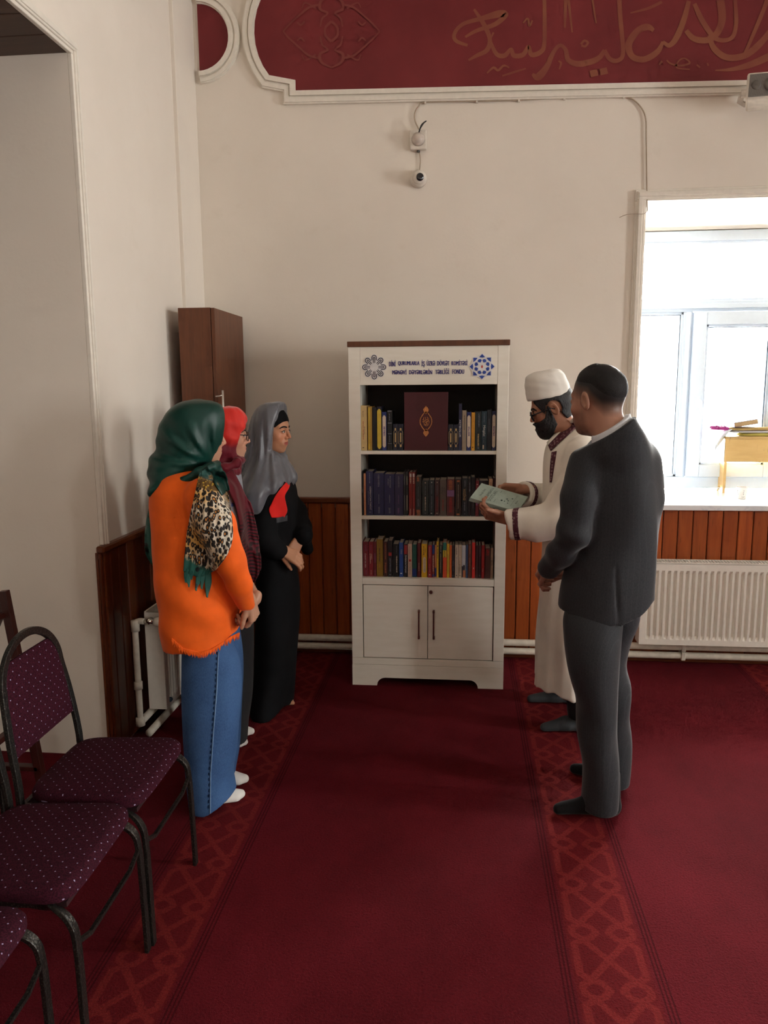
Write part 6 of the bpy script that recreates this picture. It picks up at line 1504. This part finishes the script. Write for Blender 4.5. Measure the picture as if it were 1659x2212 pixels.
def sw3(P):
    q = P - G(600, 868); a = np.arctan2(q[:, 1] - .01, q[:, 0] + .055); r_ = np.clip(-q[:, 2] / .25, 0, 1); return r_ * (.0065 * np.sin(13 * a + 7 * q[:, 2]) + .0045 * np.sin(24 * a - 10 * q[:, 2] + 1.5))
hood = hood.disp(sw3)
garment('headscarf', hood, .0065, GREYS, pr)
BLKC = fabric('black_crepe', (.0050, .0050, .0058), .85, 500, 0.0, .2, .1, .12)
under = S(lambda P: Hk.sdf().f(P) - .006, Hk.sdf().lo, Hk.sdf().hi).cut(Hk.region(lambda L: np.maximum(np.interp(L[:, 0], [-.1, .05, .075, .1], [.0, .020, .052, .066]) - L[:, 2], .02 - L[:, 0])), .002)
garment('underscarf', under, .004, BLKC, pr)
ab = pxloft(Y0, [(1025, 565, 622, .12), (1045, 553, 636, .165), (1080, 549, 643, .185), (1130, 551, 641, .18), (1190, 554, 638, .17), (1260, 554, 640, .165), (1350, 553, 641, .165), (1430, 550, 637, .17), (1490, 547, 630, .185), (1522, 545, 626, .20)], cap=.006)
s1 = chain([G(584, 1085, -.13), G(574, 1130, -.18), G(573, 1165, -.21), G(592, 1185, -.185), G(603, 1190, -.165)], [.050, .054, .052, .046, .042], .02)
s2 = chain([G(606, 1062, .12), G(638, 1105, .12), G(650, 1140, .03), G(654, 1156, -.045)], [.058, .056, .052, .050], .02).u(rcone(G(655, 1160, -.02), G(664, 1186, .0), .035, .030), .02)
ab = ab.disp(waves(12, (17, 26, 35), .008, (1, 3)))
sl_ = s1.u(s2, .01)
ab = ab.u(sl_, .02)
garment('abaya', ab, .0085, BLKC, pr)
REDB = fabric('red_blouse_cotton', (.62, .014, .010), .8, 500, .1, .1, .15)
drape('blouse', ab, [[(618, 1042), (627, 1040)], [(606, 1056), (625, 1053)], [(595, 1071), (616, 1070)], [(587, 1087), (618, 1087)], [(581, 1101), (621, 1104)], [(587, 1118), (614, 1118)]], Y0, REDB, pr, .004, 16, 5, .004)
drape('waistband', ab, [[(597, 1119), (621, 1113)], [(598, 1130), (621, 1125)]], Y0, fabric('dark_grey_band', (.045, .045, .05)), pr, .004, 10, 5, .004)
eyes(pr, Hk, .95, look=.2)
# ------------------------------------------------------------------ man in white robe and cap reading
Y0 = 3.65; G = lambda px, py, dy=0.0: on_y(px, py, Y0 + dy)
pt_ = math.radians(21)
Hi = Head(G(1192, 881), (-math.cos(pt_), .10, -math.sin(pt_)), up=(-math.sin(pt_), 0, math.cos(pt_)), scale=.96, female=False, neck=.052)
# the book he holds
Bk = {k_: v for k_, v in zip('DABC', (on_y(1015, 1075, 3.50), on_y(1043, 1040, 3.60), on_y(1141, 1073, 3.60), on_y(1121, 1102, 3.50)))}
bw_, bl_ = (Bk['A'] - Bk['D'] + Bk['B'] - Bk['C']) / 2, (Bk['B'] - Bk['A'] + Bk['C'] - Bk['D']) / 2
bn_ = np.cross(bl_, bw_); bn_ /= np.linalg.norm(bn_); bn_ = bn_ * np.sign(bn_[2]); O = Bk['D']; TH = .022
bkr = empty('book', tuple(O)); tag(bkr, 'pale green book held in both hands by the person in white robe', 'book')
GRNB = plain((.33, .40, .34), .5, .35); 
def bq(s, t, n): return tuple(bl_ * s + bw_ * t + bn_ * n)
def slab(mb, s0, s1, t0, t1, n0, n1):
    v = [bq(s, t, n) for n in (n0, n1) for t in (t0, t1) for s in (s0, s1)]; mb.add(v, [(0, 2, 3, 1), (4, 5, 7, 6), (0, 1, 5, 4), (2, 6, 7, 3), (0, 4, 6, 2), (1, 3, 7, 5)])
mb = MB(); slab(mb, 0, 1, 0, 1, -.002, 0); slab(mb, 0, 1, 0, 1, -TH, -TH + .002); slab(mb, 0, 1, 0, .015, -TH + .002, -.002); mb.build('cover', GRNB, bkr, bevel=.001)
mb = MB(); slab(mb, .012, .988, .015, .98, -TH + .002, -.002); mb.build('pages', PAGES, bkr)
mb = MB()
for body, s, t0, t1, hgt in (('Pənah Xəlil', .17, .28, .72, .045), ('PEYĞƏMBƏRİN', .30, .10, .90, .075), ('DOSTLARI', .40, .14, .78, .07), ('Bakı', .88, .40, .60, .03)):
    lettering(mb, body, np.array(bq(s, t0, .0004)), np.array(bq(0, t1 - t0, 0)), np.array(bq(-hgt, 0, 0)), 0.0)
mb.build('cover_title', plain((.05, .08, .07), .6, .2), bkr, fix=False); mb = MB()
for s, t, r_ in ((.58, .36, .028), (.66, .52, .022), (.64, .36, .018), (.70, .44, .02), (.75, .62, .02), (.72, .3, .016)):
    mb.add([bq(s + r_ * .8 * math.cos(a), t + r_ * 1.5 * math.sin(a), .0004) for a in np.linspace(0, 6.28, 9)[:-1]], [tuple(range(8))])
for t in (.2, .8): slab(mb, .46, .465, t - .05, t + .12 if t < .5 else t + .1, 0, .0004)
slab(mb, .80, .803, .2, .85, 0, .0004)
mb.build('cover_drawing', plain((.05, .08, .07), .6, .2), bkr, fix=False)
slx = O + bl_ * .30 + bw_ * .02
hn = hand(G(1092, 1122, -.155), (-.93, -.05, .30), (.10, -.62, -.72), -1, (.75, .8, .85, .9), (.50, .25, -.30), 1.02)
hf = hand(G(1126, 1057, .02), (-.95, -.12, -.02), (.05, .75, .35), -1, (.5, .55, .6, .65), (.35, .2, .1), 1.0)
core = union([rcone(G(1235, 1010), G(1230, 1180), .11, .12), rcone(G(1240, 940), G(1238, 1010), .05, .10), rcone(G(1228, 1200, -.09), G(1222, 1500, -.16), .085, .05), rcone(G(1228, 1200, .09), G(1222, 1500, .16), .085, .05),
              chain([G(1250, 985, -.16), G(1210, 1125, -.20), G(1096, 1122, -.155)], [.05, .042, .028]), chain([G(1232, 985, .16), G(1195, 1105, .19), G(1132, 1056, .025)], [.05, .042, .028])], .03)
def dark_jaw(L, c): return c
pr = start_person('person in white robe and white cap, bearded with glasses, reading a green book', [nets(core.grow(-.022).cut(lambda P: .08 - P[:, 2]), .012), nets(Hi.sdf(), .0030), nets(hn, .0030), nets(hf, .0032)], skin_colors(Hi, (.36, .165, .10), (.26, .09, .07)), (.50, 3.65))
HAIRM = M('black_hair', (.010, .009, .010), .55, spec=.4); HAIRM.color(HAIRM.mix(HAIRM.noise(90, 3), (.006, .006, .008), (.018, .016, .017))); HAIRM.bump(HAIRM.noise(300, 2, .5, HAIRM.vec((1, 1, .3))), .8, .003); HAIRM = HAIRM.m
hs = Hi.sdf()
def beard_cut(L):
    # keep jaw, chin and moustache: below a line from sideburn to the nose foot
    top = np.interp(L[:, 0], [-.02, .018, .045, .075, .10], [.02, .02, -.030, -.040, -.041]); lo = np.interp(L[:, 0], [-.02, .02, .06, .11], [-.055, -.10, -.150, -.165])
    back = .004 + np.clip((L[:, 2] + .05) * .12, -.03, .03)
    lips = (.0105 - np.sqrt((L[:, 1] / 2.0) ** 2 + (L[:, 2] + .0605) ** 2)) * (L[:, 0] > .06) - (L[:, 0] <= .06) * 1.0
    return np.maximum.reduce([L[:, 2] - top, lo - L[:, 2], back - L[:, 0], lips])
bd_ = S(lambda P: hs.f(P) - .007 - .005 * np.exp(-((Hi.to(P)[:, 2] + .1) / .04) ** 2), hs.lo - .02, hs.hi + .02).u(ellip(Hi.w((.066, 0, -.108)), (.030, .032, .026)), .02).cut(Hi.region(beard_cut), .004)
rn = np.random.RandomState(5)
bd_ = bd_.disp(lambda P: .0016 * np.sin(P[:, 0] * 420 + 40 * np.sin(P[:, 2] * 60)) * np.sin(P[:, 2] * 300 + P[:, 1] * 380))
garment('beard', bd_, .0032, HAIRM, pr)
hr2 = S(lambda P: hs.f(P) - .008, hs.lo - .02, hs.hi + .02).cut(Hi.region(lambda L: np.maximum(np.interp(L[:, 0], [-.10, -.05, -.035, .02, .04, .07], [-.062, -.070, -.035, .028, -.012, .05]) - L[:, 2], np.maximum(L[:, 0] - .072, 1 - np.sqrt(((L[:, 0] + .010) / .034) ** 2 + ((L[:, 2] + .004) / .042) ** 2) - (np.abs(L[:, 1]) < .05)))), .003)
garment('hair', hr2, .0045, HAIRM, pr)
# cap: tilted with the head
CAPM = fabric('white_cap_cloth', (.74, .70, .64), .7, 700, .1, .05, .35)
b0, b1 = G(1138.5, 866), G(1232, 848); ax_ = (b1 - b0); wid = np.linalg.norm(ax_); ax_ /= wid; upc = np.array([ax_[2] * -1, 0, ax_[0]]); lat = np.cross(upc, ax_); cc = (b0 + b1) / 2; Rc = np.stack([ax_, lat, upc], 1)
cap_rows = [(-.004, .0, 0, wid / 2, .088), (.03, -.0, 0, wid / 2 + .001, .088), (.065, -.003, 0, wid / 2 - .004, .085), (.095, -.006, 0, wid / 2 - .012, .078), (.113, -.006, 0, wid / 2 - .024, .066), (.122, -.004, 0, wid / 2 - .045, .045)]
lc = loft(cap_rows, 2.2, .010)
cap_ = S(lambda P: lc.f((P - cc) @ Rc), cc - .17, cc + .17).disp(lambda P: (.0018 * np.sin(P[:, 0] * 60 + P[:, 2] * 90) * np.sin(P[:, 0] * 35 - P[:, 2] * 70 + 1)) * np.clip(((P - cc) @ upc - .02) / .04, 0, 1) + .0005 * np.sin(P[:, 0] * 130 + P[:, 1] * 90 + P[:, 2] * 40))
garment('cap', cap_, .005, CAPM, pr)
glasses(pr, Hi, BLK, thick=.0030, zo=-.004)
eyes(pr, Hi, 1.3)
ROBE = fabric('white_robe_cloth', (.76, .70, .61), .8, 600, .1, .05, .2)
robe = pxloft(Y0, [(916, 1232, 1262, .055), (930, 1216, 1270, .10), (948, 1198, 1278, .145), (968, 1186, 1284, .175), (1000, 1178, 1288, .19), (1060, 1173, 1290, .19), (1110, 1172, 1290, .185), (1170, 1171, 1288, .18), (1250, 1166, 1286, .18), (1350, 1159, 1286, .19), (1420, 1153, 1288, .20), (1474, 1148, 1290, .215)], cap=.006)
robe = robe.disp(waves(21, (15, 24, 33, 46), .012, (1, 3)))
robe = robe.disp(lambda P: np.clip((1.05 - P[:, 2]) / .5, 0, 1) * (.0065 * np.sin(46 * P[:, 0] + 12 * P[:, 1] + 2.5 * P[:, 2]) + .0035 * np.sin(95 * P[:, 0] - 20 * P[:, 1] + 1.2)))
a1 = chain([G(1258, 975, -.15), G(1236, 1050, -.19), G(1206, 1122, -.205), G(1160, 1134, -.19)], [.070, .072, .072, .070], .02)
fa0, fa1 = G(1205, 1128, -.20), G(1101, 1133, -.155)
sleeve = a1.u(rcone(fa0, fa1 + (fa1 - fa0) * .25, .066, .074), .02)
fd = (fa1 - fa0) / np.linalg.norm(fa1 - fa0)
sleeve = sleeve.cut(lambda P: (P - fa1) @ fd, .003)
hollow = rcone(fa1 - fd * .05, fa1 + fd * .10, .058, .064); sleeve = sleeve.minus(hollow, .003).disp(waves(22, (26, 38, 55), .0085, (14, 30)))
a2 = chain([G(1236, 985, .15), G(1215, 1050, .19), G(1192, 1088, .18), G(1165, 1076, .11)], [.066, .066, .066, .064], .02)
fb0, fb1 = G(1188, 1076, .16), G(1127, 1068, .025); gd = (fb1 - fb0) / np.linalg.norm(fb1 - fb0)
sl2 = a2.u(rcone(fb0, fb1 + gd * .04, .062, .064), .02).cut(lambda P: (P - fb1) @ gd, .003).minus(rcone(fb1 - gd * .04, fb1 + gd * .08, .046, .05), .003)
robe_all = robe.u(sleeve, .015).u(sl2, .015)
garment('robe', robe_all, .0075, ROBE, pr)
def trim_mat():
    k = M('purple_brocade_trim', (.10, .02, .035), .6, spec=.3); v = k.voro(70, k.vec((1, 1, 1)), rnd=.4)
    k.color(k.mix((v * -1.0).step(-.42, -.34), (.075, .014, .026), (.21, .12, .125))); return k.m
TRIM = trim_mat()
def cuff(s_, p, d, t0, t1, nm='cuff_trim'):
    z_ = s_.grow(.0022).cut(lambda P: np.maximum((P - p) @ d - t1, t0 - (P - p) @ d), .001); lo = p + d * (t0 + t1) / 2 - .11; z_ = S(z_.f, lo, lo + .22); garment(nm, z_, .004, TRIM, pr)
cuff(sleeve, fa1, fd, -.050, -.024); cuff(sl2, fb1, gd, -.046, -.022)
drape('collar_trim', robe_all, [[(1252, 902), (1232, 916), (1208, 938), (1185, 962)], [(1260, 912), (1240, 928), (1214, 952), (1190, 974)]], Y0, TRIM, pr, .004, 24, 4, .004)
drape('collar_edge', robe_all, [[(1248, 897), (1229, 911), (1205, 933), (1183, 957)], [(1252, 902), (1232, 916), (1208, 938), (1185, 962)]], Y0, ROBE, pr, .006, 24, 3, .006)
drape('placket_trim', robe_all, [[(1191, 977), (1202, 974)], [(1188, 1005), (1197, 1005)], [(1187, 1042), (1191, 1042)]], Y0, TRIM, pr, .004, 6, 6, .003)
TRK = fabric('black_trousers', (.010, .010, .012), .8)
for dy_, xx in ((-.17, 1232), (.17, 1222)):
    bt = on_z(xx, 1575 if dy_ < 0 else 1520, .05); tr = rcone(np.array([.545, Y0 + dy_ * .6, .5]), np.array([.565, Y0 + dy_, .10]), .075, .062).cut(lambda P: .075 - P[:, 2], .003); garment('trouser_leg', tr, .008, TRK, pr)
SOCKG = fabric('grey_sock_knit', (.055, .06, .065), .95, 800, .1, .1, .4)
for a, b in (((.60, 3.50), (.368, 3.485)), ((.60, 3.83), (.335, 3.825))): garment('sock', foot(a, b, 1.0), .006, SOCKG, pr)

# ------------------------------------------------------------------ man in the dark suit
Y0 = 2.88; G = lambda px, py, dy=0.0: on_y(px, py, Y0 + dy)
Hs = Head(G(1291, 864), (-.68, .72, -.10), scale=1.03, female=False, neck=.058, nb=-.075, nz=-.17)
hs_ = hand(G(1186, 1216, .06), (-.30, .80, -.50), (-.70, -.25, .65), 1, (1.0, 1.0, 1.05, 1.1), (.35, .5, .3), .98, elbow=G(1235, 1155, -.06)).u(hand(G(1222, 1238, .17), (-.75, .15, -.15), (-.3, .3, .9), -1, (1.1, 1.1, 1.15, 1.2), (.3, .3, .3), .95), .003)
core = union([rcone(G(1325, 1000), G(1318, 1265), .11, .10), rcone(G(1322, 930), G(1325, 1000), .06, .10), rcone(G(1290, 1350, -.05), G(1296, 1690, -.10), .075, .05), rcone(G(1312, 1350, .05), G(1322, 1660, .09), .065, .05),
              chain([G(1262, 1010, .02), G(1226, 1150, -.05), G(1182, 1222, .06)], [.05, .042, .03]), chain([G(1400, 1010, .0), G(1398, 1160, .10), G(1240, 1230, .16)], [.05, .042, .03])], .03)
def buzz(L, c):
    hl = np.interp(L[:, 0], [-.11, -.06, -.02, .03, .07, .09], [-.072, -.062, -.012, .005, .025, .055]); t = (np.clip((L[:, 2] - hl) / .060, 0, 1) ** .6)[:, None]
    ear_ = (np.abs(L[:, 1]) > .0795) & (np.abs(L[:, 2] + .004) < .045); t[ear_] = 0
    st = np.clip(((L[:, 0] - .0) / .02), 0, 1) * np.clip((-.025 - L[:, 2]) / .02, 0, 1) * (L[:, 2] > -.13); c = c * (1 - .35 * st[:, None])
    return c * (1 - t) + np.array([.014, .012, .012]) * t
pr = start_person('person in dark grey suit with short dark hair, seen from behind', [nets(core.grow(-.022).cut(lambda P: .08 - P[:, 2]), .012), nets(Hs.sdf(), .0032), nets(hs_, .0034)], skin_colors(Hs, (.37, .185, .125), (.26, .1, .08), extra=buzz), (.54, 2.88))
hs2 = Hs.sdf()
def hair_t(L):
    hl = np.interp(L[:, 0], [-.12, -.08, -.03, .04, .10], [-.030, -.010, .036, .052, .080]); t = np.clip((L[:, 2] - hl) / .045, 0, 1)
    return t * np.clip((np.sqrt((L[:, 0] + .052) ** 2 + (L[:, 1] + .004) ** 2) - .022) / .03, 0, 1) if True else t
hairS = S(lambda P: hs2.f(P) + .0030 - .0075 * hair_t(Hs.to(P)), hs2.lo - .02, hs2.hi + .02).cut(Hs.region(lambda L: np.maximum(-.01 - L[:, 2], L[:, 0] - .088)), .004)
k = M('cropped_dark_hair', (.012, .011, .012), .7, spec=.25); k.color(k.mix(k.noise(160, 2), (.007, .007, .009), (.020, .017, .016))); k.bump(k.noise(420, 2), .6, .002)
garment('hair', hairS, .0045, k.m, pr)
COLW = fabric('white_shirt_cotton', (.62, .64, .68), .7)
def cplane(p, q):                            # tilted plane through two photo points; positive above it
    a, b = G(*p), G(*q); d = b - a; n = np.array([-d[2], 0, d[0]]); n /= np.linalg.norm(n); return lambda P: (P - a) @ n
cr = rcone(G(1316, 893, -.042), G(1328, 965, -.055), .070, .078).cut(cplane((1283, 936), (1356, 891)), .003)
garment('shirt_collar', cr, .005, COLW, pr)
def suit_mat():
    k = M('charcoal_suiting', (.03, .031, .035), .75, spec=.25, sheen=.2); x, y, z = k.xyz()
    st = ((x * .75 + y * -.66) / .011).fract(); line = (st - .5).abs().lt(.06); w_ = k.noise(500, 2, .5, k.vec((1, 1, .3)))
    c = k.mix(w_.step(.3, .7), (.017, .0175, .021), (.030, .031, .036)); k.color(k.mix(line * .13, c, (.075, .078, .088))); k.bump(w_, .2, .001); return k.m
SUIT = suit_mat()
jk = pxloft(Y0, [(896, 1335, 1362, .06, -.03), (915, 1308, 1376, .095, -.03), (935, 1288, 1392, .12, -.02), (962, 1266, 1408, .13, -.01), (1000, 1252, 1418, .135), (1050, 1246, 1420, .138), (1120, 1240, 1418, .132), (1190, 1228, 1414, .13), (1260, 1212, 1413, .138), (1310, 1207, 1412, .142), (1356, 1208, 1406, .142)], 2.2, .006)
jhp = [(1190, 1318), (1212, 1328), (1262, 1345), (1334, 1352), (1340, 1354), (1385, 1336), (1415, 1312)]
jx, jz = zip(*[(v[0], v[2]) for v in (G(a, b, -.12) for a, b in jhp)])
jk = jk.cut(lambda P: np.interp(P[:, 0], jx, jz) - P[:, 2], .003)
aL = chain([G(1276, 1000, -.03), G(1252, 1075, -.085), G(1240, 1150, -.10), G(1212, 1195, -.05), G(1189, 1226, .03)], [.074, .066, .058, .050, .043], .02)
aR = chain([G(1380, 1000, .03), G(1390, 1080, .04), G(1386, 1170, .06), G(1330, 1230, .12)], [.072, .062, .056, .05], .02)
jcol = rcone(G(1318, 905, -.042), G(1330, 975, -.045), .079, .098)
cp2 = cplane((1280, 950), (1366, 898))
jk = jk.u(aR, .05).u(aL, .018).u(jcol, .02).cut(cp2, .004).disp(waves(31, (17, 27, 38), .0045, (5, 14)))
def fold_s(P): return .004 * np.sin((P[:, 2] * 60 + P[:, 0] * 30)) * np.exp(-((P[:, 2] - 1.06) / .10) ** 2) * (P[:, 0] < G(1262, 1100)[0])
jk = jk.disp(fold_s)
vp = march(jk, [1331, 1332, 1335, 1339], [1225, 1262, 1310, 1362], Y0, 0.0)
jk = jk.minus(chain(list(vp), [.003, .006, .008, .010], .004), .006)          # back vent
garment('jacket', jk, .0065, SUIT, pr)
t1 = pxloft(Y0 - .10, [(1312, 1226, 1338, .07, .06), (1340, 1219, 1345, .09, .040), (1380, 1221, 1342, .10, .015), (1430, 1227, 1338, .10), (1500, 1238, 1334, .096), (1580, 1250, 1333, .09), (1650, 1256, 1334, .088), (1720, 1256, 1337, .088), (1748, 1250, 1336, .09)], 2.0, .006)
t2 = pxloft(Y0 + .10, [(1312, 1284, 1380, .07, -.06), (1340, 1276, 1382, .095, -.035), (1395, 1272, 1362, .095), (1440, 1274, 1352, .09), (1485, 1280, 1360, .088), (1560, 1286, 1363, .085), (1640, 1290, 1360, .085), (1712, 1290, 1354, .088)], 2.0, .006)
ts = t1.u(t2, .02).disp(waves(33, (20, 30), .005, (8, 20))).cut(lambda P: .030 - P[:, 2], .003)
garment('trousers', ts, .008, SUIT, pr)
SOCKB = fabric('black_sock_knit', (.008, .008, .009), .9)
for a, b in (((.605, 2.775), (.348, 2.765)), ((.665, 2.975), (.462, 3.105))): garment('sock', foot(a, b, 1.06), .006, SOCKB, pr)
